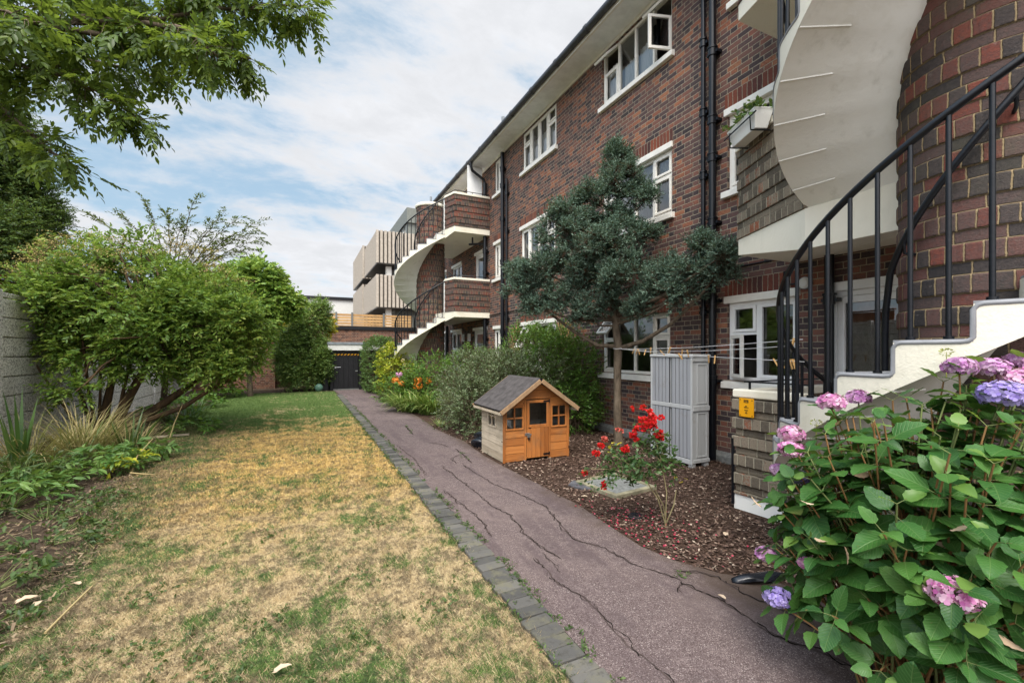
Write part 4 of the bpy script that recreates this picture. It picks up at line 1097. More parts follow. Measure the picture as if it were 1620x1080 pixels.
m.add(V, F, 0, True); o = m.build('plastic_scrap', M_['plastic'], origin=(2.88, 2.03, 0)); so_ = o.modifiers.new('thick', 'SOLIDIFY'); so_.thickness = .006
tag(o, 'crumpled strip of black plastic at the mulch edge under the hydrangea', 'plastic scrap')

# ------------------------------------------------------------------ clothes line and pegs
LN = []
A_ = Vector((4.90, 6.08, 1.66))
for B_, sag in ((Vector((3.88, 2.36, 1.71)), .03), (Vector((3.90, 2.40, 1.66)), .05), (Vector((3.80, 2.30, 1.52)), .02)):
    LN.append([A_.lerp(B_, k/24) - Vector((0, 0, sag*math.sin(math.pi*k/24))) for k in range(25)])
cl = thing('clothes_line', 'thin pale clothes line tied from the conifer trunk to the stair railing', 'clothes line', A_)
for q, l in enumerate(LN):
    m = MB(); m.tube(l, .0032, 5); m.build('line', M_['rope'], cl)
m = MB(); m.tube([A_ + Vector((.085*math.cos(a), .085*math.sin(a), .006*math.sin(3*a))) for a in np.linspace(0, 6.28, 20)], .006, 5, cap=False); m.build('knot', M_['rope'], cl)
pm = MB()
pm.obox((0, -.004, -.022), (.005, 0, 0), (0, .0028, .0006), (0, -.002, .036)); pm.obox((0, .004, -.022), (.005, 0, 0), (0, .0028, -.0006), (0, .002, .036)); pm.tube([(-.006, 0, -.012), (.006, 0, -.012)], .0045, 6)
peg0 = pm.build('clothes_peg', M_['peg'], origin=(0, 0, 0))
pegs = [(1,.16),(1,.19),(1,.20),(1,.26),(0,.30),(1,.38),(0,.44),(1,.52),(1,.55),(2,.66),(2,.69),(0,.975),(2,.915),(2,.955),(2,.963),(2,.971),(2,.50)]
first = True
for li, tt in pegs:
    l = LN[li]; k = tt*24; i = int(k); p = l[i].lerp(l[min(24, i+1)], k-i)
    o = peg0 if first else peg0.copy()
    if not first: COL.objects.link(o)
    first = False
    o.location = p; o.rotation_euler = (rnd.uniform(-.35, .35), rnd.uniform(-.7, .7), rnd.uniform(1.0, 2.2)); o.scale = (1.25,)*3
    if li == 2 and .9 < tt: lab, gp = 'wooden peg bunched near the railing end of the lowest line', 'pegs bunched near the stair railing'
    elif li == 0 and tt > .9: lab, gp = 'single wooden peg by the railing on the highest line', 'clothes pegs'
    elif li == 2 and tt > .6: lab, gp = 'wooden peg on the lowest line crossing the tall downpipe', 'pegs on the line by the downpipe'
    elif li == 2: lab, gp = 'wooden peg on the lowest line over the cupboard corner', 'clothes pegs'
    elif tt < .28: lab, gp = 'wooden peg clustered close to the conifer trunk on the line', 'pegs beside the conifer trunk'
    else: lab, gp = 'wooden peg on an upper line above the grey cupboard', 'pegs above the cupboard'
    tag(o, lab, 'clothes peg', gp)

# ------------------------------------------------------------------ concrete panel wall on the garden side
cw = thing('concrete_wall', 'tall pebbledash concrete panel wall along the flower bed', 'wall', (-4.15, 10, 0))
for y in np.arange(-.45, 23, 1.95):
    m = MB(); m.prism([(-4.09, y-.055), (-4.09, y+.055), (-4.25, y+.055), (-4.25, y-.055)], 0, 2.55); m.build('post', M_['concrete'], cw, bevel=.012)
    m = MB(); z = 0
    while z < 2.5:
        b = min(z+.305, 2.53); m.box(-4.19, -4.135+rnd.uniform(-.004,.004), y+.056, y+1.894, z+.011, b-.011); z += .305
    m.box(-4.186, -4.176, y+.056, y+1.894, .012, 2.42)
    o = m.build('panel', M_['concrete'], cw, bevel=.006)
bf = thing('board_fence', 'brown timber boards showing above the concrete panel wall', 'fence', (-4.6, 9.5, 0))
m = MB()
for k in range(16): m.box(-4.62, -4.60, 7.0+k*.26, 7.25+k*.26, 1.2, 2.84+rnd.uniform(-.01,.01))
m.build('boards', M_['brown_fence'], bf)
m = MB(); m.box(-4.66, -4.56, 6.98, 11.2, 2.86, 2.90); m.build('rail', M_['brown_fence'], bf)

# ------------------------------------------------------------------ low outbuilding, gate and fence at the end of the garden
ob = thing('outbuilding', 'low brick outbuilding with grey flat roof across the end of the garden', 'building', (0, 22, 0))
m = MB(); m.prism([(-5.0, 22.3), (-1.09, 22.3), (-1.09, 24.5), (-5.0, 24.5)], -.1, [2.0, 2.20, 2.20, 2.0]); m.build('wall', M_['far_brick'], ob)
m = MB(); m.bar((-5.05, 22.28, 2.06), (-1.02, 22.28, 2.265), .16, .09); m.build('coping', M_['lead'], ob, bevel=.01)
m = MB(); m.box(-1.088, 5.4, 23.0, 24.4, -.1, 2.70); m.build('parapet_wall', M_['far_brick'], ob)
m = MB(); m.box(-1.2, 5.45, 22.93, 24.45, 2.70, 2.88); m.build('parapet_cap', M_['dark'], ob, bevel=.01)
m = MB(); m.box(.95, 4.4, 19.85, 22.99, 1.92, 2.02); m.build('flat_roof', M_['lead'], ob, bevel=.01)
m = MB(); m.box(.97, 4.35, 19.88, 22.95, 1.68, 1.918); m.build('roof_fascia', M_['tower'], ob)
m = MB(); m.box(.80, .98, 20.0, 22.9, -.1, 1.678); m.box(2.50, 4.3, 20.1, 22.9, -.1, 1.678); m.box(.981, 2.499, 20.45, 20.6, -.1, 1.678); m.build('recess_wall', M_['dark'], ob)
gt = thing('garden_gate', 'black boarded gate in a dark recess at the end of the path', 'gate', (1.70, 20.05, 0))
m = MB()
for k in range(5): m.box(1.20+k*.196, 1.20+k*.196+.192, 20.02, 20.06, .05, 1.46)
m.build('gate_panel', M_['dark'], gt, bevel=.004)
m = MB(); m.box(1.06, 1.185, 20.0, 20.09, 0, 1.62); m.box(2.195, 2.32, 20.0, 20.09, 0, 1.62); m.box(1.186, 2.194, 20.0, 20.09, 1.54, 1.62); m.build('gate_frame', M_['dark'], gt, bevel=.004)
m = MB(); m.box(1.18, 2.2, 19.96, 20.10, .0, .045); m.build('threshold', M_['slab'], gt, bevel=.006)
# black and yellow hazard strip across the head of the gate
m = MB()
for k in range(15):
    x = 1.19+k*.067
    m.add([(x, 20.012, 1.47), (x+.067, 20.012, 1.47), (x+.127, 20.012, 1.535), (x+.06, 20.012, 1.535)], [(0,1,2,3)], k % 2)
m.build('hazard_strip', [M_['yellow'], M_['ink']], gt)
m = MB(); m.box(1.24, 1.30, 20.0, 20.018, .92, 1.0); m.tube([(1.30, 20.0, .96), (1.47, 20.0, .965)], .012, 6); m.build('handle', M_['steel'], gt)
m = MB(); m.box(2.06, 2.16, 20.0, 20.018, .78, .82); m.build('plate', M_['steel'], gt)
tf = thing('slatted_fence', 'horizontal pale timber slatted fence on the outbuilding roof', 'fence', (3.4, 25, 2.9))
for a, b in ((-.6, 1.58), (1.66, 2.36), (2.46, 4.0), (4.1, 5.6)):
    m = MB()
    for k in range(5): m.box(a, b, 25, 25.03, 2.92+k*.15, 2.92+k*.15+.12)
    m.build('slat_panel', M_['larch'], tf)
for x in (1.62, 2.41, 4.05):
    m = MB(); m.box(x-.045, x+.045, 24.95, 25.05, 2.5, 3.72); m.build('post', M_['slab'], tf)

# ------------------------------------------------------------------ modern flats beyond, timber fin clad bays
mf = thing('modern_flats', 'modern flats with projecting boxes clad in pale timber fins', 'building', (8, 45, 0))
def bay(x0, x1, y0, y1, z0, z1):
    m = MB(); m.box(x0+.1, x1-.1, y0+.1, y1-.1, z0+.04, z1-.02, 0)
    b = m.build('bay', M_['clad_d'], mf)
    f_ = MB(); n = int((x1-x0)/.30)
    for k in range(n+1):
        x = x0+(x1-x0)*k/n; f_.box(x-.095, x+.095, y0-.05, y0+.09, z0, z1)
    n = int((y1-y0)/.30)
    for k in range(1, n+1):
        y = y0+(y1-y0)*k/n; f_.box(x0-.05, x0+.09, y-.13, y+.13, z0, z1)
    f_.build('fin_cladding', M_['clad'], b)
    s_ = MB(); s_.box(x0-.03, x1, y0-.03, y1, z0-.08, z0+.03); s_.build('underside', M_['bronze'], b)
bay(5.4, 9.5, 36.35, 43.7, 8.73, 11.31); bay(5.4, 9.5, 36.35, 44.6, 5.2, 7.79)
bay(5.4, 9.5, 45.2, 54.2, 8.8, 12.0); bay(5.4, 9.5, 45.4, 54.2, 3.2, 8.25)
m = MB(); m.box(7.0, 20, 37.5, 43.6, 0, 8.6); m.build('wall', M_['clad_g'], mf)
m = MB(); m.box(8.4, 18, 39.2, 43.5, 8.6, 13.4)
m.add([(8.3, 39.0, 13.0), (18, 39.0, 13.0), (18, 60, 13.0), (8.3, 60, 13.0), (8.3, 39.0, 14.3), (18, 39.0, 14.0), (18, 60, 14.0), (8.3, 60, 14.3)], [(0,3,2,1),(4,5,6,7),(0,1,5,4),(1,2,6,5),(2,3,7,6),(3,0,4,7)])
m.build('top_storey', M_['clad_g'], mf)
m = MB()
for x in (8.62, 8.75): pass
m.box(8.385, 8.398, 40.2, 40.9, 9.2, 12.6); m.build('window', M_['frame_cream'], mf)
m = MB(); m.box(6.2, 6.6, 36.9, 37.4, 0, 8.6); m.build('column', M_['frame_cream'], mf)
tb = thing('pale_tower', 'distant pale rendered building beyond the flats', 'building', (3, 62, 0))
m = MB(); m.box(-2, 6.6, 60, 70, 0, 8.2); m.build('wall', M_['tower'], tb)
m = MB(); m.box(-2.2, 6.8, 59.8, 70, 8.21, 8.55); m.build('parapet', M_['dark'], tb)
# buildings glimpsed through the trees on the garden side
gb = thing('gabled_house', 'pale house with a tan gable glimpsed between the tree crowns', 'house', (-7, 44, 0))
m = MB(); m.box(-12, -3.0, 44, 54, 0, 5.6); m.build('wall', M_['tower'], gb)
m = MB(); m.prism([(0,0)]*3, 0, 0) if False else None
m.add([(-12.4, 43.6, 5.6), (-2.6, 43.6, 5.6), (-7.5, 43.6, 8.8), (-12.4, 54.4, 5.6), (-2.6, 54.4, 5.6), (-7.5, 54.4, 8.8)], [(0,1,2),(3,5,4),(1,4,5,2),(0,2,5,3)]); m.build('roof', flat('tan_roof_tile', (.42,.27,.16), .8, .1), gb)
# ------------------------------------------------------------------ foliage tools (numpy)
def unit(v): return v/np.maximum(np.linalg.norm(v, axis=-1, keepdims=True), 1e-9)
LEAF4 = (np.array([(0,0,0),(.42,.5,.10),(1,0,-.04),(.42,-.5,.10)], float), np.array([(0,2,1),(0,3,2)]))
LEAF9 = (np.array([(0,0,0),(.33,0,-.01),(.68,0,-.03),(1,0,-.12),(.22,.38,.06),(.60,.46,.05),(.22,-.38,.06),(.60,-.46,.05)], float),
         np.array([(0,1,4),(1,5,4),(1,2,5),(2,3,5),(0,6,1),(1,6,7),(1,7,2),(2,7,3)]))
BLADE = (np.array([(0,-.5,0),(0,.5,0),(.5,-.35,.0),(.5,.35,.0),(1,0,-.02)], float), np.array([(0,2,1),(1,2,3),(2,4,3)]))
def grid_leaf(n=6, serr=0.0, cup=.10, droop=.22, tip=1.6):
    """broad ovate leaf with midrib fold, raised veins and drooping tip"""
    V = []; F = []
    for i in range(n+1):
        u = i/n; w_ = .5*(math.sin(math.pi*min(1, u**.74)))**.66*(1-.10*u) if 0 < u < 1 else 0
        for j in range(5):
            s_ = (j-2)/2; y = s_*w_*(1+(serr if i % 2 else -serr)*(abs(s_) == 1))
            z = cup*abs(s_)*math.sin(math.pi*u)*.8 - droop*u*u + (.018 if (i % 2) else -.012)*(0 < u < 1)*abs(s_) 
            V.append((u, y, z))
    for i in range(n):
        for j in range(4):
            a = i*5+j; F += [(a, a+5, a+6), (a, a+6, a+1)]
    return np.array(V), np.array(F)
HYD = grid_leaf(8, .05, .06, .24)
HYDS = [grid_leaf(8, .06, c_, d_) for c_, d_ in ((.05,.18),(.10,.30),(.02,.10),(.14,.36))]
HUV = HYD[0][:, :2].copy(); HUV[0] = (0, .0)
def inst(tmpl, P, D, U, L, Wd):
    """copies of a leaf template: base P, direction D, face normal near U, length L, width Wd"""
    V, T = tmpl; n = len(P)
    X = unit(D); Y = unit(np.cross(U, X)); Z = np.cross(X, Y)
    L = np.broadcast_to(np.asarray(L, float), (n,)); Wd = np.broadcast_to(np.asarray(Wd, float), (n,))
    out = P[:, None] + (V[None, :, 0:1]*L[:, None, None])*X[:, None] + (V[None, :, 1:2]*Wd[:, None, None])*Y[:, None] + (V[None, :, 2:3]*L[:, None, None])*Z[:, None]
    return out.reshape(-1, 3), (T[None] + (np.arange(n)*len(V))[:, None, None]).reshape(-1, 3)
def twigs(A, B, r, sides=3):
    """thin prisms from A to B"""
    n = len(A); d = unit(B-A); a = np.where(np.abs(d[:, 2:3]) < .9, np.array([[0,0,1.]]), np.array([[1.,0,0]])); X = unit(np.cross(d, a)); Y = np.cross(d, X)
    r = np.broadcast_to(np.asarray(r, float), (n,))[:, None]; V = []
    for P_, k in ((A, 1), (B, .55)):
        for j in range(sides):
            t_ = 2*math.pi*j/sides; V.append(P_ + (X*math.cos(t_)+Y*math.sin(t_))*r*k)
    V = np.stack(V, 1); F = []
    for j in range(sides): k = (j+1) % sides; F += [(j, k, sides+k), (j, sides+k, sides+j)]
    return V.reshape(-1, 3), (np.array(F)[None] + (np.arange(n)*2*sides)[:, None, None]).reshape(-1, 3)
def sprigs(S, D, L, n, leaf, ratio, rg, tmpl=LEAF4, droop=.15, spread=.9, up=.6, lvar=.3, hang=.0):
    """leafy shoots: S start, D direction, L length, n leaves each of length leaf; returns leaves and shoot ends"""
    N = len(S); D = unit(D); L = np.broadcast_to(np.asarray(L, float), (N,))
    t_ = (np.arange(n)+.6)/n; t_ = np.broadcast_to(t_[None], (N, n)) + rg.uniform(-.3/n, .3/n, (N, n))
    side = unit(np.cross(D, unit(rg.normal(0, .35, (N, 3)) + np.array([0, 0, 1.]))))
    sg_ = np.where(np.arange(n) % 2 == 0, 1., -1.)[None, :, None]
    P = S[:, None] + D[:, None]*(L[:, None]*t_)[..., None]; P[..., 2] -= droop*L[:, None]*t_**2
    DD = D[:, None]*(.45+.5*t_[..., None]) + side[:, None]*sg_*spread + rg.normal(0, .28, (N, n, 3)); DD[..., 2] -= droop*t_ + hang
    U = np.array([0, 0, 1.])*up + rg.normal(0, .45, (N, n, 3))
    l_ = leaf*(1+rg.uniform(-lvar, lvar, (N, n)))*np.where(t_ > .85, .8, 1)
    lv = inst(tmpl, P.reshape(-1, 3), DD.reshape(-1, 3), U.reshape(-1, 3), l_.ravel(), (l_*ratio).ravel())
    E_ = S + D*L[:, None]; E_[:, 2] -= droop*L
    return lv, E_
def ell_pts(c, r, n, rg, pw=.45, zlo=-1.0):
    d = unit(rg.normal(0, 1, (n*2, 3))); d = d[d[:, 2] > zlo][:n]; n = len(d)
    k = rg.uniform(0, 1, (n, 1))**pw
    return np.array(c) + d*k*np.array(r), d
def clumpy(c, r, nsub, per, rg, sub=.32, pw=.35, zlo=-.8):
    """shoot starts gathered in sub-clumps near the surface of an ellipsoid, leaving gaps"""
    C, d = ell_pts(c, np.array(r)*(1-sub*.5), nsub, rg, pw, zlo)
    rs = np.mean(r)*sub*rg.uniform(.6, 1.25, (len(C), 1, 1))
    e = unit(rg.normal(0, 1, (len(C), per, 3))); k = rg.uniform(0, 1, (len(C), per, 1))**.5
    S = C[:, None] + e*k*rs; D = e*.8 + d[:, None]*.7
    return S.reshape(-1, 3), D.reshape(-1, 3)
def limbs(mb, base, targets, r0, rg, bend=.25, r1=.012, n=7, mat=0):
    """curved limbs from base to each target"""
    base = Vector(base)
    for tg in targets:
        tg = Vector(tg); d = tg-base; off = Vector(rg.normal(0, 1, 3))*d.length*bend*.3
        pts = []; rr = []
        for k in range(n+1):
            u = k/n; p = base.lerp(tg, u) + off*math.sin(math.pi*u) + Vector((0, 0, d.length*bend*.35*math.sin(math.pi*u)))
            p += Vector(rg.normal(0, .012*d.length, 3))*(0 < k < n)
            pts.append(p); rr.append(r0+(r1-r0)*u**.8)
        mb.tube(pts, rr, 7, mat)
def tree_thing(name, label, cat, loc, trunk_mb, trunk_mat, crown_tm, crown_mats, group=None, crown='crown', trunk='trunk'):
    t_ = thing(name, label, cat, loc, group)
    if trunk_mb is not None and trunk_mb.v: trunk_mb.build(trunk, trunk_mat, t_)
    crown_tm.build(crown, crown_mats, t_)
    return t_

LM = {}
LM['ash'] = leafmat('ash_leaves', [(.039,.072,.015),(.072,.127,.024),(.121,.198,.033),(.209,.275,.044)], .4, .5)
LM['evergreen'] = leafmat('privet_tree_leaves', [(.024,.051,.018),(.053,.102,.030),(.105,.188,.051),(.210,.300,.090)], .4, .3)
LM['elder'] = leafmat('elder_leaves', [(.071,.151,.028),(.135,.253,.045),(.229,.355,.063),(.412,.475,.102)], .45, .45, patch=.9)
LM['umbel'] = leafmat('fading_umbels', [(.30,.20,.09),(.42,.32,.12),(.33,.30,.08)], .7, .2)
LM['spray'] = leafmat('cherry_leaves', [(.042,.060,.022),(.084,.120,.036),(.156,.180,.048)], .5, .35)
LM['mid'] = leafmat('fig_leaves', [(.081,.170,.035),(.162,.292,.057),(.275,.405,.081),(.470,.535,.121)], .45, .4, patch=.6)
LM['wallshrub'] = leafmat('wall_shrub_leaves', [(.048,.102,.033),(.102,.192,.051),(.192,.304,.076),(.405,.467,.121)], .45, .3, patch=.6)
LM['yellow'] = leafmat('golden_leaves', [(.40,.32,.02),(.62,.50,.03),(.70,.60,.08)], .5, .35)
LM['lime'] = leafmat('lime_leaves', [(.10,.18,.02),(.28,.36,.03),(.45,.46,.04),(.55,.52,.06)], .45, .35, patch=1.6)
LM['hedge'] = leafmat('clipped_hedge_leaves', [(.041,.090,.028),(.083,.159,.041),(.145,.235,.062)], .45, .3)
LM['privet'] = leafmat('grey_privet_leaves', [(.050,.062,.030),(.085,.13,.055),(.16,.215,.105),(.31,.34,.21)], .4, .25, patch=1.5)
LM['bright'] = leafmat('bright_shrub_leaves', [(.044,.110,.022),(.097,.214,.033),(.193,.331,.053)], .45, .35, patch=1.2)
LM['conifer'] = leafmat('blue_green_needles', [(.044,.084,.060),(.086,.148,.108),(.145,.228,.170),(.265,.35,.27)], .55, .12, patch=1.3, spec=.2)
LM['conifer_b'] = leafmat('browned_needles', [(.045,.030,.020),(.09,.06,.04)], .8, .1)
LM['hyd'] = leafmat('hydrangea_leaves', [(.034,.102,.022),(.060,.162,.031),(.096,.222,.043),(.150,.288,.060)], .38, .35, patch=3.0, pamt=.35, spec=.4)
t = NT('hydrangea_leaf_veined'); sx = t.n('ShaderNodeSeparateXYZ'); t.put(sx.inputs[0], t.uv()); M = t.math
ay = M('ABSOLUTE', sx.outputs[1]); mid_ = M('SUBTRACT', 1, t.smooth(ay, .008, .030))
vv = M('FRACT', M('MULTIPLY', M('SUBTRACT', sx.outputs[0], M('MULTIPLY', ay, .75)), 8)); vein = M('SUBTRACT', 1, t.smooth(M('ABSOLUTE', M('SUBTRACT', vv, .5)), .04, .16)); vein = M('MAXIMUM', M('MULTIPLY', vein, .7), mid_)
k = M('ADD', M('MULTIPLY', t.island(), .7), M('MULTIPLY', t.smooth(t.noise(t.pos(), 3, 2), .25, .75), .3))
c = t.ramp(k, [(0,(.014,.062,.014)),(.35,(.029,.102,.021)),(.7,(.055,.152,.029)),(.95,(.10,.215,.045)),(1,(.34,.33,.09))])
c = t.mix(M('MULTIPLY', vein, .22), c, (.22,.34,.11)); bl = t.noise(t.pos(), 26, 4, .7); c = t.mix(M('MULTIPLY', t.smooth(bl, .66, .74), .6), c, (.20,.13,.05))
b = t.bsdf(c, .42, .35, 0, t.bump(M('ADD', M('MULTIPLY', vein, -1.0), M('MULTIPLY', t.noise(t.pos(), 90, 2), .4)), .5, .004))
tr = t.n('ShaderNodeBsdfTranslucent'); t.put(tr.inputs[0], t.mix(.4, c, (.25,.40,.04))); mx = t.n('ShaderNodeMixShader'); mx.inputs[0].default_value = .22
t.t.links.new(b, mx.inputs[1]); t.t.links.new(tr.outputs[0], mx.inputs[2]); LM['hyd'] = t.done(mx.outputs[0])
LM['hyd_y'] = leafmat('hydrangea_young_leaves', [(.10,.21,.04),(.18,.30,.07)], .4, .4)
LM['rose'] = leafmat('rose_leaves', [(.025,.06,.02),(.05,.11,.035),(.10,.17,.05)], .4, .3)
LM['red'] = leafmat('red_petals', [(.42,.004,.010),(.62,.010,.018),(.75,.03,.04)], .5, .25, spec=.2)
LM['faded'] = leafmat('faded_red_petals', [(.45,.06,.05),(.55,.12,.09),(.36,.04,.05)], .6, .2)
LM['orange'] = leafmat('orange_petals', [(.70,.18,.02),(.85,.28,.03)], .5, .25)
LM['pinkf'] = leafmat('pink_petals', [(.55,.22,.45),(.65,.33,.55)], .5, .25)
LM['strap'] = leafmat('strap_leaves', [(.05,.11,.022),(.11,.20,.04),(.24,.31,.08),(.46,.47,.20)], .4, .3, patch=2)
LM['iris'] = leafmat('iris_blades', [(.03,.075,.02),(.06,.13,.03),(.12,.19,.05)], .4, .3)
LM['drygrass'] = leafmat('dry_grass_blades', [(.30,.22,.09),(.50,.40,.20),(.20,.22,.07),(.42,.30,.16)], .7, .25)
LM['weed'] = leafmat('low_weed_leaves', [(.03,.06,.018),(.06,.11,.03),(.12,.17,.05)], .5, .3, patch=3)
LM['peony'] = leafmat('peony_leaves', [(.055,.132,.031),(.116,.226,.055),(.220,.341,.094)], .4, .35, patch=3)
LM['cream'] = leafmat('cream_petals', [(.65,.52,.22),(.75,.68,.42)], .6, .25)
def petals(name, cols): return leafmat(name, cols, .55, .35, spec=.15, patch=14, pamt=.7)
LM['mauve'] = petals('mauve_petals', [(.36,.13,.36),(.52,.22,.50),(.68,.42,.64),(.78,.58,.72)])
LM['violet'] = petals('violet_blue_petals', [(.20,.13,.48),(.32,.24,.62),(.45,.37,.72),(.60,.50,.76)])
LM['rosy'] = petals('rosy_petals', [(.45,.10,.33),(.60,.20,.45),(.74,.45,.62),(.80,.62,.70)])

# ------------------------------------------------------------------ lawn blades
def strip_pts(n, y0, y1, rg):
    u = rg.uniform(0, 1, n); y = y0*(y1/y0)**u           # denser towards the camera
    x = rg.uniform(-2.7, 1.18, n) ; x = np.where(rg.uniform(0,1,n) < .012, 1.165 + np.abs(rg.normal(0,.022,n)), x); ll = np.interp(y, [p[1] for p in LE[:11]], [p[0] for p in LE[:11]])
    k = (x > ll - .12 + rg.normal(0, .10, n)); return np.stack([x[k], y[k], np.full(k.sum(), .002)], 1)
tm = TM()
for (n, y0, y1, h, w_) in ((330000, 1.6, 7.0, .027, .0014), (150000, 5.0, 19.6, .034, .0040)):
    P = strip_pts(n, y0, y1, rng); N = len(P)
    a = rng.uniform(0, 6.283, N); lean = rng.uniform(.35, 1.6, N)
    D = np.stack([np.cos(a)*lean, np.sin(a)*lean, np.full(N, 1.)], 1)
    U = np.stack([-np.sin(a), np.cos(a), np.full(N, .5)], 1) + rng.normal(0, .5, (N, 3))
    hh = h*rng.uniform(.4, 1.5, N); ww = w_*rng.uniform(.7, 1.5, N)
    X = unit(D); Y = unit(np.cross(U, X))
    V = np.stack([P - Y*ww[:, None], P + Y*ww[:, None], P + X*hh[:, None]], 1).reshape(-1, 3)
    tm.add((V, np.arange(3*N).reshape(-1, 3)))
NT_ = 1500; C_ = strip_pts(NT_, 1.7, 12, rng); per = 16
P = np.repeat(C_, per, 0) + rng.normal(0, .018, (len(C_)*per, 3))*[1,1,0]; N = len(P); a = rng.uniform(0, 6.283, N)
D = np.stack([np.cos(a), np.sin(a), rng.uniform(.6, 2.2, N)], 1); U = np.stack([-np.sin(a), np.cos(a), np.full(N, .3)], 1); hh = rng.uniform(.03, .075, N); X = unit(D); Y = unit(np.cross(U, X)); ww = .0022*rng.uniform(.7, 1.4, N)
tm.add((np.stack([P - Y*ww[:, None], P + Y*ww[:, None], P + X*hh[:, None]], 1).reshape(-1, 3), np.arange(3*N).reshape(-1, 3)))
tag(tm.build('grass', M_['blade'], origin=(0, 8, 0)), kind='stuff')

C_ = np.array([(-.55,2.75),(-.35,2.6),(-.7,2.95),(.25,2.55),(-1.1,3.1),(.75,2.7),(-.9,3.6),(.35,3.3),(-.15,3.0),(-.45,2.4),(.05,2.35),(.6,4.2),(-.3,4.4),(-1.2,4.6)])
S = np.repeat(C_, 26, 0) + rng.normal(0, .085, (len(C_)*26, 2)); S = np.concatenate([S, np.full((len(S), 1), .004)], 1); D = rng.normal(0, .7, S.shape); D[:, 2] = .8
lv, E_ = sprigs(S, D, rng.uniform(.02, .05, len(S)), 5, .022, .7, rng, LEAF4, .2, .9); tm = TM(); tm.add(lv); tag(tm.build('lawn_weeds', LM['weed'], origin=(-.3, 3, 0)), kind='stuff')
# ------------------------------------------------------------------ bark chips over the mulch
N = 46000; u = rng.uniform(0, 1, N); y = 1.2*(9.5/1.2)**u; x = rng.uniform(2.52, 5.5, N)
ok = (y > 1.2) & ~((x > px0-.02) & (x < px1+.02) & (y > py0-.02) & (y < py1)) & ~((np.abs(x-3.36) < .36) & (np.abs(y-4.22) < .36)) & ~((y < 3.15) & (x > 3.95)) & ~((y < 2.45) & (x < 2.52 + (2.45-y)*1.0)) & (x > 2.53+rng.uniform(-.02,.07,N))
P = np.stack([x, y, rng.uniform(.008, .03, N)], 1)[ok]; N = len(P)
D = rng.normal(0, 1, (N, 3)); D[:, 2] *= .25; U = np.array([0, 0, 1.]) + rng.normal(0, .35, (N, 3))
L_ = rng.uniform(.008, .034, N)*(1 + .3*(P[:, 1] > 5))
CH = (np.array([(-.5,-.45,0),(.5,-.35,.02),(.55,.3,.0),(-.45,.5,.05)], float), np.array([(0,1,2),(0,2,3)]))
tag(tri_mesh('bark_chips', *inst(CH, P, D, U, L_, L_*rng.uniform(.3, .8, N)), M_['chip'], origin=(4, 4, 0)), kind='stuff')
# fallen red petals under the rose
N = 260; P = np.stack([rng.normal(2.75, .28, N), rng.normal(3.15, .42, N), np.full(N, .034)], 1); P = P[P[:, 0] > 2.5]
tag(tri_mesh('fallen_petals', *inst(LEAF4, P, rng.normal(0, 1, (len(P), 3))*[1,1,.2], np.array([0,0,1.])+rng.normal(0,.3,(len(P),3)), .022, .018), leafmat('fallen_petal', [(.20,.01,.04),(.40,.02,.06),(.5,.15,.18)], .6, .1), origin=(2.75, 3.1, 0)), kind='stuff')
# dry litter and low weeds over the flower bed
N = 9000; u = rng.uniform(0, 1, N); y = 2.2*(15/2.2)**u; ll = np.interp(y, [p[1] for p in LE[:11]], [p[0] for p in LE[:11]]); x = ll + .10 - rng.uniform(0, 1, N)**1.2*2.4
P = np.stack([x, y, rng.uniform(.004, .03, N)], 1)[x > -4.05]; n_ = len(P)
tag(tri_mesh('leaf_litter', *inst(CH, P, rng.normal(0, 1, (n_, 3))*[1,1,.3], np.array([0,0,1.])+rng.normal(0,.4,(n_,3)), rng.uniform(.015,.06,n_), rng.uniform(.004,.02,n_)), leafmat('litter', [(.06,.04,.028),(.13,.09,.06),(.25,.18,.11),(.36,.29,.19)], .8, .05), origin=(-2.5, 6, 0)), kind='stuff')
N = 1500; u = rng.uniform(0, 1, N); y = 2.4*(14/2.4)**u; ll = np.interp(y, [p[1] for p in LE[:11]], [p[0] for p in LE[:11]]); x = ll + .16 - rng.uniform(0, 1, N)*1.6
S = np.stack([x, y, np.full(N, .004)], 1); S = S[(x > -4) & (np.sin(S[:,0]*3.1+S[:,1]*2.3)+np.sin(S[:,1]*4.7-S[:,0]*2)+rng.normal(0,.7,N) > .1)]
D = rng.normal(0, .8, (len(S), 3)); D[:, 2] = rng.uniform(.5, 1.2, len(S))
lv, E_ = sprigs(S, D, rng.uniform(.05, .16, len(S)), 6, .045, .5, rng, LEAF4, .3, .9)
tm = TM(); tm.add(lv); tag(tm.build('low_weeds', LM['weed'], origin=(-2.3, 6, 0)), kind='stuff')

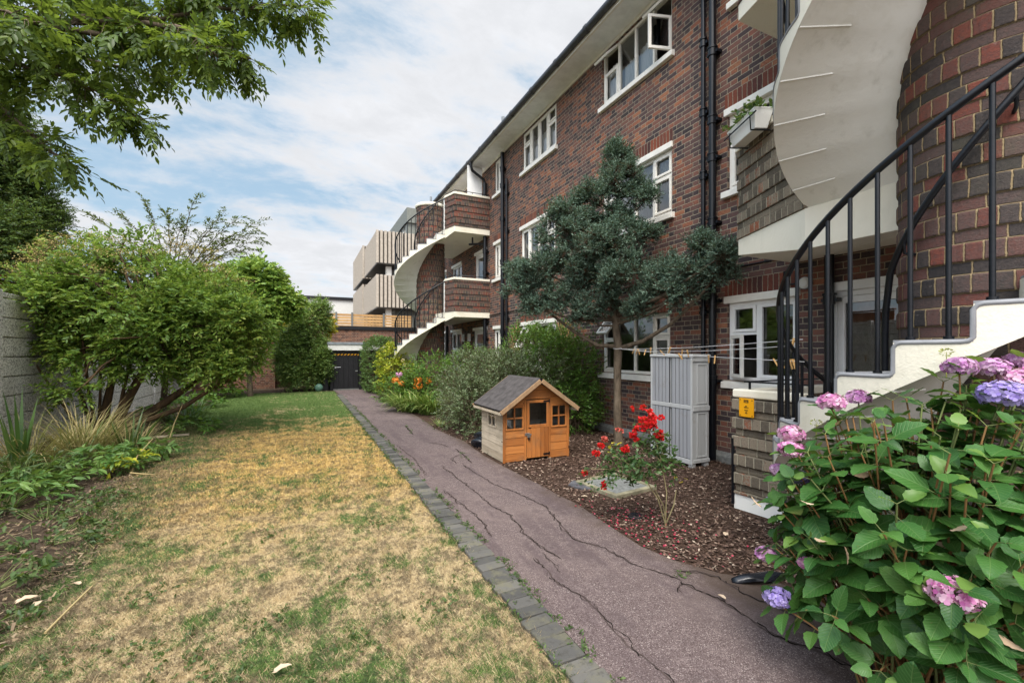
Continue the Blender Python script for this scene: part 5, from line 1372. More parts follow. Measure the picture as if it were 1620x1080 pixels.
# ------------------------------------------------------------------ overhanging ash tree
rg = np.random.default_rng(3)
def ash():
    tb = MB(); base = Vector((-4.9, 5.2, 0)); fork = Vector((-4.7, 5.6, 4.6))
    tb.tube([base, base+Vector((.05,.05,1.5)), Vector((-4.75, 5.4, 3.2)), fork], [.20, .17, .15, .13], 12)
    L1 = [[(-4.7,5.6,4.6),(-3.9,6.6,5.2),(-3.0,6.75,5.25),(-2.12,6.54,5.30),(-1.15,6.08,5.42),(-.37,5.71,5.52),(.06,5.5,5.50)],
          [(-3.4,6.7,5.25),(-2.6,6.6,5.2),(-1.79,6.38,5.12),(-.96,5.99,5.03),(-.52,5.76,4.90)],
          [(-4.7,5.6,4.6),(-3.6,6.8,4.95),(-3.0,6.95,4.86),(-2.44,6.69,4.72),(-1.95,6.45,4.46),(-1.66,6.31,4.20)],
          [(-3.6,6.9,4.75),(-3.1,7.0,4.4),(-2.7,6.81,4.0),(-2.38,6.64,3.70)],
          [(-4.7,5.6,4.6),(-3.8,6.6,5.7),(-2.6,6.6,5.75),(-1.4,6.2,5.75),(-.5,5.8,5.72)],
          [(-2.3,6.6,5.35),(-1.7,6.2,5.25),(-1.1,5.7,5.0),(-.8,5.55,4.72)],
          [(-3.7,6.7,5.0),(-3.3,6.3,5.0),(-2.7,5.9,4.9),(-2.3,5.7,4.7)],
          [(-3.9,6.6,5.2),(-3.2,7.2,5.3),(-2.2,7.2,5.2),(-1.5,7.0,5.1)],
          [(-3.8,6.6,5.7),(-3.0,7.4,6.0),(-1.8,7.3,6.0),(-1.0,6.9,5.9)],
          [(-3.6,6.8,4.95),(-3.3,7.3,4.5),(-2.9,7.4,4.2)]]
    St = []; Dr = []; wt = []
    for l in L1:
        l = [Vector(p) for p in l]
        # smooth the polyline a little
        pts = []
        for a, b in zip(l[:-1], l[1:]):
            for k in range(6): pts.append(a.lerp(b, k/6) + Vector(rg.normal(0, .012, 3)))
        pts.append(l[-1]); n = len(pts)
        tb.tube(pts, [.040*(1-.88*i/n)+.003 for i in range(n)], 6)
        tot = sum((b-a).length for a, b in zip(l[:-1], l[1:]))
        cnt = int(tot*26)
        for k in range(cnt):
            u = .12+.88*((k+rg.uniform())/cnt); i = min(n-2, int(u*(n-1))); p = pts[i].lerp(pts[i+1], u*(n-1)-i); d = (pts[i+1]-pts[i]).normalized()
            # side twig
            sd_ = Vector(rg.normal(0, 1, 3)); sd_ = (sd_ - d*sd_.dot(d)).normalized()
            e = p + (d*.5 + sd_*.8 + Vector((0,0,-.25))).normalized()*float(rg.uniform(.10, .42))*(1.15-u*.5)
            tb.tube([p, p.lerp(e, .5)+Vector((0,0,.02)), e], [.006, .004, .0025], 4, cap=False)
            for q in range(3):
                s_ = p.lerp(e, .35+.65*q/2); St.append(s_); Dr.append((e-p).normalized()*.6 + Vector(rg.normal(0, .6, 3)) + Vector((0,0,-.35)))
    S = np.array([tuple(p) for p in St]); D = unit(np.array([tuple(p) for p in Dr])); N = len(S)
    # compound leaves: four pairs and an end leaflet on a drooping rachis
    side = unit(np.cross(D, np.array([0,0,1.])+rg.normal(0,.3,(N,3)))); Ls = rg.uniform(.15, .27, N); PP = []; DD = []; LL = []; UU = []
    nrm_ = unit(np.cross(side, D))
    for k in range(5):
        u = .28+.18*k
        q = S + D*(Ls*u)[:, None]; q[:, 2] -= Ls*.28*u*u
        for sgn in (-1, 1):
            if k == 4 and sgn == 1: continue
            PP.append(q); dd = D*(.65 if k < 4 else 1.2) + side*sgn*(.8 if k < 4 else 0); dd[:, 2] -= .30; DD.append(dd + rg.normal(0, .10, (N, 3))); LL.append(Ls*.40*rg.uniform(.8, 1.15, N)); UU.append(nrm_*np.sign(nrm_[:, 2:3]+1e-6) + rg.normal(0, .25, (N, 3)))
    tm = TM(); L_ = np.concatenate(LL)
    tm.add(inst(LEAF9, np.concatenate(PP), np.concatenate(DD), np.concatenate(UU), L_, L_*.40))
    E_ = S + D*Ls[:, None]; E_[:, 2] -= Ls*.28; tm.add(twigs(S, E_, .0018), 0)
    return tree_thing('overhanging_tree', 'overhanging tree branches with feathery compound leaves against the sky', 'tree', base, tb, M_['bark'], tm, LM['ash'])
ash()

# ------------------------------------------------------------------ generic bushy tree
def bushy(name, label, cat, base, ells, mat, leaf, ratio, shoot, nl, seed, trunk=None, trunk_mat='bark', tmpl=LEAF4, sub=.34, droop=.15, up=.6, extra=None, twig_r=.003, crown='crown', pw=.35, group=None, hang=0, zlo=-.8):
    rg = np.random.default_rng(seed); tm = TM(); tb = MB()
    if trunk:
        for (pts, rr) in trunk: tb.tube(pts, rr, 10)
    for (c, r, nsub, per) in ells:
        S, D = clumpy(c, r, nsub, per, rg, sub, pw, zlo); ok_ = S[:, 2] > .04; S, D = S[ok_], D[ok_]
        lv, E_ = sprigs(S, D + np.array([0,0,.15]), shoot*rg.uniform(.6, 1.3, len(S)), nl, leaf, ratio, rg, tmpl, droop, .9, up, hang=hang)
        tm.add(lv, 0); tm.add(twigs(S, E_, twig_r), 1)
        if trunk: limbs(tb, trunk[0][0][-1], [tuple(np.array(c)+np.array(r)*rg.normal(0, .35, 3)) for _ in range(4)], trunk[0][1][-1]*.7, rg)
    if extra: extra(tm, rg)
    mats = [LM[mat] if isinstance(mat, str) else mat, M_['twig']] + ([LM['umbel'], LM['cream']] if extra else [])
    return tree_thing(name, label, cat, base, tb if trunk else None, M_[trunk_mat], tm, mats, group, crown)

# dense evergreen behind the concrete wall
bushy('evergreen_tree', 'dense dark evergreen tree rising behind the concrete panel wall', 'tree', (-6.6, 13.2, 0),
      [((-6.1,13.2,5.0),(1.2,1.3,1.3),120,30), ((-5.7,12.6,3.9),(.95,1.1,.9),90,30), ((-6.2,13.4,6.4),(1.1,1.2,1.0),80,28), ((-5.35,13.2,4.7),(.6,.75,.9),50,28), ((-5.2,12.4,3.5),(.5,.6,.5),36,24), ((-5.7,13.0,5.8),(.7,.8,.8),50,26), ((-6.9,12.2,5.6),(1.3,1.2,1.8),60,22)],
      'evergreen', .065, .45, .20, 9, 21, [([(-6.6,13.2,0),(-6.5,13.2,2.2),(-6.3,13.2,3.6)], [.16,.14,.11])])

# many stemmed elder-like shrub
def umbels(tm, rg):
    # long arching shoots that break the outline
    n = 46; d = unit(rg.normal(0, 1, (n, 3))*[1, .7, .5] + [0, 0, .85]); S = np.array([-2.75, 10.7, 2.5]) + d*np.array([1.45, 1.0, .85])
    lv, E_ = sprigs(S, d*[1.1,1,.8] + rg.normal(0,.15,(n,3)) + [0,0,.25], rg.uniform(.45, .95, n), 15, .085, .44, rg, LEAF9, .45, .85, .7); tm.add(lv, 0); tm.add(twigs(S, E_, .005), 1)
    S, d = ell_pts((-2.75, 10.65, 2.7), (1.8, 1.45, 1.12), 90, rg, .06, .10)
    for p in S:
        n = 60; q = p + rg.normal(0, 1, (n, 3))*[.10,.10,.025] + [0,0,.05]
        tm.add(inst(LEAF4, q, rg.normal(0, 1, (n, 3)), np.array([0,0,1.])+rg.normal(0,.4,(n,3)), .026, .020), 2)
        tm.add(twigs(np.repeat((p-[0,0,.10])[None], 10, 0), q[:10], .0018), 1)
B_ = Vector((-3.25, 10.6, 0))
trk = []
for (dx, dy, pts, r) in [(0,0,[(.15,.0,.35),(.35,-.1,.8),(.6,-.2,1.3),(.75,-.2,2.0)],.11), (.1,.05,[(.5,.05,.35),(1.0,.0,.75),(1.35,-.1,1.0),(1.7,-.2,1.5)],.10), (-.1,0,[(-.05,.1,.6),(.05,.1,1.2),(.1,0,2.2)],.085), (.15,-.1,[(.55,-.15,.3),(1.2,-.35,.55),(1.75,-.45,.95),(2.1,-.5,1.15)],.062),
                       (-.2,.1,[(-.4,.1,.8),(-.6,.1,1.7),(-.8,0,2.6)],.035), (-.1,-.1,[(-.2,-.2,.9),(-.25,-.3,1.8),(-.3,-.2,2.8)],.03), (.05,.1,[(.2,.2,1.0),(.3,.3,2.0),(.2,.3,3.0)],.03), (-.3,0,[(-.55,-.1,.6),(-.9,-.2,1.4),(-1.0,-.2,2.0)],.025), (.1,-.05,[(.25,-.1,.9),(.45,-.1,1.7),(.4,-.2,2.8)],.028), (-.15,.05,[(-.1,0,1.0),(-.1,-.1,2.0),(0,-.2,3.0)],.024)]:
    P0 = B_ + Vector((dx, dy, -.02)); trk.append(([P0] + [B_ + Vector(p) for p in pts], [r*1.25] + [r*(1-.6*(i+1)/len(pts)) for i in range(len(pts))]))
trk[0][1][-1] = .04
bushy('multi_stemmed_shrub', 'large many stemmed green shrub with fading flower heads by the concrete wall', 'shrub', B_,
      [((-2.75,10.75,2.62),(1.6,1.2,.92),62,20), ((-3.75,11.0,2.65),(.9,1.0,1.0),46,22), ((-1.75,10.4,2.3),(.85,.9,.8),46,22), ((-1.25,10.3,1.75),(.55,.6,.55),24,20), ((-2.3,10.4,2.1),(1.0,.8,.7),36,20), ((-3.3,10.6,1.75),(.8,.6,.55),22,18), ((-3.45,9.9,1.05),(.38,.35,.25),6,12), ((-3.1,11.4,3.1),(1.1,1.0,.5),20,16), ((-3.95,10.2,2.45),(.45,.6,.4),16,18), ((-1.5,10.2,1.6),(.5,.6,.4),18,16), ((-1.05,10.1,2.2),(.35,.5,.4),12,16), ((-3.6,10.4,1.75),(.5,.6,.4),16,18), ((-2.6,10.3,1.45),(.75,.6,.45),22,18), ((-1.4,10.0,1.15),(.45,.45,.35),14,16), ((-3.0,10.9,3.6),(.5,.5,.35),7,14), ((-3.7,11.2,3.4),(.45,.5,.35),7,14)],
      'elder', .085, .44, .26, 9, 22, trk, 'bark_r', LEAF9, .30, .22, extra=umbels)

# cherry with long horizontal sprays
def cherry():
    rg = np.random.default_rng(23); tb = MB(); base = Vector((-2.9, 12.6, 0)); tb.tube([base, base+Vector((.1,0,1.6)), base+Vector((.2,-.05,3.1))], [.07,.055,.04], 8)
    tm = TM(); top = base+Vector((.2,-.05,3.0))
    for tgt, nb in [((-.90,11.5,4.55),9), ((-1.25,11.7,4.65),9), ((-.85,11.5,4.15),8), ((-.95,11.55,4.35),9), ((-1.05,11.6,3.95),9), ((-1.6,11.85,4.75),8), ((-2.2,12.2,5.15),8), ((-1.5,11.8,4.2),7), ((-2.75,12.4,4.75),6), ((-3.2,12.6,5.0),6), ((-3.75,12.8,4.8),5), ((-4.3,13.0,4.7),5), ((-1.9,12.0,4.45),7), ((-2.5,12.3,4.5),6)]:
        tgt = Vector(tgt); n = 14; mid = top.lerp(tgt, .55)+Vector((0,0,.35)); pts = []
        for k in range(n+1):
            u = k/n; pts.append(top*(1-u)**2 + mid*2*u*(1-u) + tgt*u*u + Vector(rg.normal(0,.01,3)))
        tb.tube(pts, [.018*(1-.85*k/n) for k in range(n+1)], 5)
        for k in range(4, n+1):
            p = pts[k]; d = (pts[k]-pts[k-1]).normalized()
            for sgn in (-1, 1):
                if rg.uniform() < .2: continue
                sd_ = Vector((d.y, -d.x, 0)).normalized()*sgn; L = float(rg.uniform(.18, .45))*(1.2-.5*k/n)
                S = np.array([p]); D = np.array([d*.9+sd_*.8+Vector((0,0,float(rg.normal(0,.15))))])
                lv, E_ = sprigs(S, D, [L], 12, .075, .38, rg, LEAF4, .25, .55, .8); tm.add(lv, 0); tm.add(twigs(S, E_, .004), 1)
        lv, E_ = sprigs(np.array([pts[-4]]), np.array([d]), [.5], 14, .075, .38, rg, LEAF4, .2, .55, .8); tm.add(lv, 0)
    tree_thing('slender_tree', 'slender tree with long arching leafy sprays behind the many stemmed shrub', 'tree', base, tb, M_['bark'], tm, [LM['spray'], M_['twig']])
cherry()

# broad leaved tree at the far end
bushy('broadleaf_tree', 'loose yellow green broad leaved tree in front of the brick outbuilding wall', 'tree', (-1.7, 18.6, 0),
      [((-1.75,18.7,4.0),(1.15,1.0,1.0),70,20), ((-1.05,18.5,3.6),(.75,.8,.85),46,20), ((-2.6,18.9,3.4),(.9,.9,1.1),50,20), ((-1.5,18.3,2.9),(.9,.7,.7),40,20), ((-2.9,18.6,1.9),(.75,.8,.8),34,18), ((-1.9,18.5,2.3),(.9,.8,.8),36,18), ((-2.9,18.3,1.3),(.45,.6,.5),16,18), ((-.35,18.5,3.4),(.35,.4,.35),12,16)],
      'mid', .15, .55, .32, 7, 24, [([(-1.7,18.6,0),(-1.75,18.6,1.2),(-1.7,18.65,2.3)], [.10,.08,.06])], tmpl=LEAF9, droop=.25, sub=.34)
# rounded shrub beside the gate
bushy('rounded_shrub', 'tall rounded dark green shrub standing beside the black garden gate', 'shrub', (.2, 20.9, 0),
      [((.25,20.9,2.75),(.95,.9,.95),70,20), ((-.15,20.8,1.7),(.95,.9,.8),60,20), ((.55,20.7,1.5),(.75,.8,.8),46,20), ((.1,20.3,.75),(1.1,.75,.70),90,18), ((-.5,20.3,1.2),(.6,.6,.7),50,18), ((.75,20.1,1.2),(.42,.4,.7),40,18), ((.75,20.9,3.45),(.45,.5,.45),18,18), ((.85,20.3,.7),(.3,.4,.6),20,18), ((-.75,20.9,2.1),(.4,.5,.5),16,18)],
      'wallshrub', .085, .45, .24, 8, 25, [([(.2,20.6,0),(.22,20.6,1.2),(.2,20.7,2.0)], [.06,.05,.04])])
bushy('golden_shrub', 'golden yellow leaved shrub beside the brick wall behind the rounded shrub', 'shrub', (.0, 24.0, 2.0),
      [((-.75,22.4,3.0),(.42,.4,.55),44,18), ((-.30,22.6,3.55),(.38,.35,.45),30,18), ((-1.0,22.3,2.7),(.3,.3,.3),20,16), ((1.15,21.7,2.75),(.22,.3,.40),16,16)], 'yellow', .12, .45, .20, 7, 26)
# clipped hedge and neighbours by the far stair
def hedge_box(name, label, cat, base, boxes, mat, leaf, ratio, shoot, nl, n, seed, crown='foliage', wob=.08, stems=None, twig_r=.003, extra_mat=None):
    rg = np.random.default_rng(seed); tm = TM(); tb = MB()
    for (c, h) in boxes:
        c = np.array(c); h = np.array(h); m_ = int(n*(h[0]*h[1]+h[1]*h[2]+h[0]*h[2]))
        d = unit(rg.normal(0, 1, (m_, 3))); p4 = (np.abs(d/1.0)**5).sum(1, keepdims=True)**(-1/5)
        S = c + d*p4*h*(rg.uniform(.72, 1.0, (m_, 1))) + rg.normal(0, wob*.4, (m_, 3)) + wob*np.sin(d*7+c)[:, [1, 2, 0]]
        ok_ = S[:, 2] > .03; S, d = S[ok_], d[ok_]
        lv, E_ = sprigs(S, d + np.array([0,0,.45]) + rg.normal(0,.45,S.shape), shoot*rg.uniform(.5, 1.4, len(S)), nl, leaf, ratio, rg, LEAF4, .1, .9, .5)
        tm.add(lv, 0); tm.add(twigs(S - d*.10, E_, twig_r), 1)
        # inner woody stems
        A = np.stack([c[0]+rg.uniform(-.7,.7,90)*h[0], c[1]+rg.uniform(-.8,.8,90)*h[1], np.full(90, .0)], 1); Bp, _ = ell_pts(c, h*.9, 90, rg, .4)
        tm.add(twigs(A, Bp, .008, 4), 1)
    return tree_thing(name, label, cat, base, None, None, tm, [LM[mat], M_['twig']], crown=crown)
hedge_box('clipped_hedge', 'tall clipped dark green hedge between the gate and the lime yellow shrub', 'hedge', (2.8, 18.5, 0), [((2.82,18.4,1.08),(.62,1.4,1.08))], 'hedge', .07, .5, .12, 6, 700, 31, wob=.05)
hedge_box('lime_shrub', 'lime yellow leaved shrub leaning against the clipped hedge', 'shrub', (2.75, 15.6, 0), [((2.82,15.5,1.02),(.45,.55,.75)), ((2.9,14.9,.85),(.5,.45,.42))], 'lime', .095, .55, .12, 6, 420, 32)
hedge_box('shrub_by_gate_path', 'small dark green shrub at the hedge foot along the path', 'shrub', (2.5, 15.2, 0), [((2.55,15.0,.32),(.32,.8,.34)), ((2.75,14.2,.40),(.4,.5,.42))], 'bright', .07, .45, .15, 6, 380, 33)
hedge_box('green_shrub', 'bright green spreading shrub below the far spiral stair', 'shrub', (3.7, 12.6, 0), [((3.75,12.7,.72),(.95,.95,.72)), ((3.2,12.9,.55),(.5,.6,.55)), ((4.8,12.2,.8),(.7,.9,.75))], 'bright', .075, .40, .20, 7, 330, 34, wob=.14)
hedge_box('garden_hedge', 'straggly grey green twiggy hedge behind the playhouse', 'hedge', (3.7, 9.0, 0), [((3.75,9.3,.74),(.85,1.25,.76)), ((3.95,8.1,.74),(.8,.9,.78)), ((3.2,8.4,.45),(.5,.9,.5))], 'privet', .048, .45, .17, 8, 900, 35, wob=.13)
hedge_box('garden_bush', 'taller bright green bush between the grey green hedge and the brick wall', 'shrub', (4.9, 8.6, 0), [((4.85,8.7,1.05),(.62,1.1,1.02)), ((4.95,7.75,.9),(.50,.55,.88)), ((4.75,7.4,.45),(.45,.35,.45))], 'bright', .062, .42, .18, 7, 1000, 36, wob=.12)

# arching strap leaved clumps along the path
def clump(name, label, cat, c, n, L, w_, mat, seed, spread=.25, arch=1.0, tilt=.5, group=None, curl=0):
    rg = np.random.default_rng(seed); c = np.array(c, float); tm = TM(); K = 6
    a = rg.uniform(0, 6.283, n); S = c + np.stack([np.cos(a), np.sin(a), np.zeros(n)], 1)*(spread*rg.uniform(0, 1, (n, 1))**.6); out = np.stack([np.cos(a), np.sin(a), np.zeros(n)], 1) + rg.normal(0, .35, (n, 3))*[1,1,0]
    l_ = L*rg.uniform(.55, 1.2, n); th = tilt*rg.uniform(.3, 1.2, n); bd = arch*rg.uniform(.5, 1.4, n); side = unit(np.cross(out, [0,0,1.]))
    V = []; P = S.copy()
    for k in range(K+1):
        u = k/K; wk = w_*(1 if u < .6 else (1-u)/.4+.02)*(.7+.6*min(u, .4))
        V += [P - side*wk/2, P + side*wk/2]
        ang = th + bd*u*1.5; st = (unit(out)*np.sin(ang)[:, None] + np.array([0,0,1.])*np.cos(ang)[:, None])*(l_/K)[:, None]; P = P + st; P[:, 2] = np.maximum(P[:, 2], .012+.01*rg.uniform(0,1,n))
    V = np.stack(V, 1); F = []
    for k in range(K): F += [(2*k, 2*k+1, 2*k+3), (2*k, 2*k+3, 2*k+2)]
    tm.add((V.reshape(-1, 3), (np.array(F)[None] + (np.arange(n)*V.shape[1])[:, None, None]).reshape(-1, 3)))
    o = tm.build(name, LM[mat], origin=tuple(c)); tag(o, label, cat, group); return o
clump('daylily_clump', 'arching strap leaved daylily clump nearest the hedge on the path side', 'plant', (3.05,11.3,0), 300, .80, .030, 'strap', 41, .32, 1.0, .55)
clump('daylily_clump', 'widest arching daylily clump spilling onto the path below the orange flowers', 'plant', (2.72,12.0,0), 420, .82, .030, 'strap', 42, .40, 1.0, .6)
clump('daylily_clump', 'farthest daylily clump under the small dark shrub by the path', 'plant', (2.62,13.3,0), 240, .62, .028, 'strap', 43, .3, 1.0, .6)
clump('grass_tuft', 'small green tuft growing at the path edge behind the refuse sack', 'plant', (2.68,9.2,0), 60, .28, .012, 'strap', 44, .12, .9, .7)
# orange and pink flowers in the shrubs
fb = thing('flowering_bush', 'leafy bush with orange flower clusters and one pink head', 'plant', (2.85, 13.0, 0))
rg = np.random.default_rng(45); tm = TM(); S, D = clumpy((2.95,13.1,.62), (.55,.6,.42), 30, 18, rg, .35); S, D = S[S[:,2]>.05], D[S[:,2]>.05]
lv, E_ = sprigs(S, D, .18, 7, .085, .5, rg); tm.add(lv, 0); tm.add(twigs(S-[0,0,.2], E_, .003), 1); tm.build('foliage', [LM['bright'], M_['twig']], fb)
def pom(par, c, r, n, mat, leaf, rg, name='flower_head', flatz=.75):
    d = unit(rg.normal(0, 1, (n, 3))); P = np.array(c) + d*r*np.array([1,1,flatz])*rg.uniform(.8, 1.05, (n, 1)); tm = TM()
    tn = unit(np.cross(d, rg.normal(0, 1, (n, 3))))
    tm.add(inst(LEAF4, P - tn*leaf*.5, tn + d*.15, d + rg.normal(0, .3, (n, 3)), leaf, leaf*.8))
    return tm.build(name, LM[mat], par)
for p, m_, r in [((2.42,12.85,.80),'orange',.12),((2.55,12.7,.70),'orange',.10),((2.95,12.35,.82),'orange',.12),((2.92,12.3,.66),'orange',.13),((3.18,12.2,.80),'orange',.11),((2.52,12.9,.95),'pinkf',.10)]: pom(fb, p, r, 70, m_, .05, rg)
# small cream rose by the far stair
rb_ = thing('cream_rose', 'thin stemmed rose with cream blooms in front of the far stair', 'plant', (2.95, 13.6, 0))
mb = MB(); tm = TM()
for p in [(2.75,13.5,1.35),(2.82,13.6,1.22),(2.9,13.5,1.1),(3.15,13.4,1.12),(3.25,13.4,1.18),(3.2,13.3,1.02)]:
    mb.tube([(2.98,13.6,.0),((p[0]+2.98)/2,13.6,.7),p], [.008,.006,.004], 5)
    lv, E_ = sprigs(np.array([[p[0],p[1],p[2]-.25]]), np.array([[0,0,1.]]), [.22], 6, .05, .5, rg); tm.add(lv, 0)
    d = unit(rg.normal(0,1,(26,3))); tm.add(inst(LEAF4, np.array(p)+d*.03, d, rg.normal(0,1,(26,3)), .035, .03), 1)
mb.build('stem', M_['stem_g'], rb_); tm.build('foliage', [LM['rose'], LM['cream']], rb_)
lump('green_dome', (.62, 19.75, .14), (.16, .14, .17), M_['dome'], seed=9, amp=.02, label='small pale green dome on the ground in front of the rounded shrub', cat='garden ornament')

# ------------------------------------------------------------------ conifer
def conifer():
    rg = np.random.default_rng(51); s_, c_ = math.sin(t_yaw), math.cos(t_yaw)
    base = Vector((4.92, 6.10, 0)); tb = MB()
    tb.tube([base+Vector((.02,0,-.02)), base+Vector((0,0,.12)), base+Vector((-.02,0,.6)), base+Vector((-.02,0,1.3)), base+Vector((.0,0,1.72)), base+Vector((-.10,.0,2.3)), base+Vector((-.05,.0,3.2)), base+Vector((-.02,0,4.2)), base+Vector((0,0,5.0))], [.10,.078,.068,.066,.075,.05,.04,.025,.008], 12)
    pads = [(4.86,6.02,4.98,.20),(4.82,5.98,4.75,.30),(4.86,5.9,4.45,.40),(4.5,6.2,4.25,.36),(4.95,5.75,4.2,.26),(4.1,6.45,4.0,.36),(4.0,6.5,3.6,.46),(4.45,6.2,3.6,.52),(4.75,5.95,3.7,.40),(4.95,5.55,3.5,.28),
            (3.75,6.75,3.0,.48),(4.2,6.4,3.0,.52),(4.65,6.0,3.05,.50),(4.85,5.6,2.95,.40),(3.5,6.95,2.75,.38),(3.95,6.55,2.5,.40),(3.65,6.8,2.35,.28),(5.0,5.0,2.75,.34),(5.08,4.55,2.78,.34),(5.10,4.2,2.72,.30),(5.0,4.8,2.48,.30),(4.9,5.5,2.35,.28),(4.6,6.0,2.45,.38),(5.0,5.5,4.1,.13),(4.95,5.3,2.6,.28),(5.05,4.45,3.1,.17),(4.3,6.3,2.25,.26),(3.42,7.0,3.0,.25),(4.3,5.7,3.3,.40),(4.4,5.6,2.75,.34),(4.9,6.7,3.5,.30),(4.9,6.8,2.9,.32),(4.6,6.9,3.1,.36),(4.95,4.05,2.85,.16)]
    tm = TM()
    for (x, y, z, r) in pads:
        r *= .90; nc = int(9 + 85*r*r)
        dc = unit(rg.normal(0, 1, (nc, 3)) + [0, 0, .2]); Cc = np.array([x, y, z]) + dc*rg.uniform(.45, 1.0, (nc, 1))*r*np.array([1, 1, .8])
        rs = rg.uniform(.07, .15, (nc, 1, 1))*(.75+.6*r); per = 26
        e = unit(rg.normal(0, 1, (nc, per, 3)) + [0, 0, .35]); S = (Cc[:, None] + e*rs*rg.uniform(.1, 1, (nc, per, 1))).reshape(-1, 3); d = (dc[:, None]*.5 + e).reshape(-1, 3)
        ok_ = S[:, 0] < 5.40; S, d = S[ok_], d[ok_]
        out = unit(S - np.array([4.9, 6.1, 0]))*[1, 1, 0]
        D = d*.9 + out*.5 + np.array([0, 0, .55]) + rg.normal(0, .3, S.shape)
        lv, E_ = sprigs(S, D, rg.uniform(.06, .15, len(S)), 12, .038, .40, rg, LEAF4, -.05, .75, .4); tm.add(lv, 0)
        q = rg.uniform(0, 1, len(S)) < .10; 
        if q.any():
            lv, _ = sprigs(S[q]-d[q]*.12, D[q], .10, 8, .035, .25, rg, LEAF4, .1, .8, .3); tm.add(lv, 1)
        tm.add(twigs(S - unit(d)*.10, E_, .003), 2)
        # limb to each pad
        z0 = max(1.85+.35*rg.uniform(), min(4.6, z - math.hypot(x-4.9, y-6.1)*.30)); b0 = Vector((4.88, 6.10, z0)); tgt = Vector((x, y, z)); mid = b0.lerp(tgt, .5) + Vector((0, 0, -.10))
        R0 = .012+.02*r+.012*math.hypot(x-4.9, y-6.1)
        tb.tube([b0, b0.lerp(mid, .5)+Vector(rg.normal(0,.02,3)), mid, mid.lerp(tgt, .5)+Vector(rg.normal(0,.03,3)), tgt], [R0, R0*.85, R0*.7, R0*.5, R0*.25], 6)
    # two strong low limbs that show beneath the crown
    tb.tube([base+Vector((0,0,1.66)), (5.02,5.6,1.78), (5.1,5.1,2.02), (5.12,4.6,2.35), (5.1,4.3,2.6)], [.045,.036,.03,.024,.015], 8)
    tb.tube([base+Vector((0,0,1.70)), (4.62,6.3,1.72), (4.3,6.5,1.95), (3.95,6.7,2.25), (3.7,6.85,2.5)], [.04,.034,.028,.022,.014], 8)
    tree_thing('conifer_tree', 'blue green conifer with bare lower trunk growing in front of the brick wall', 'tree', base, tb, M_['bark'], tm, [LM['conifer'], LM['conifer_b'], M_['twig']])
conifer()

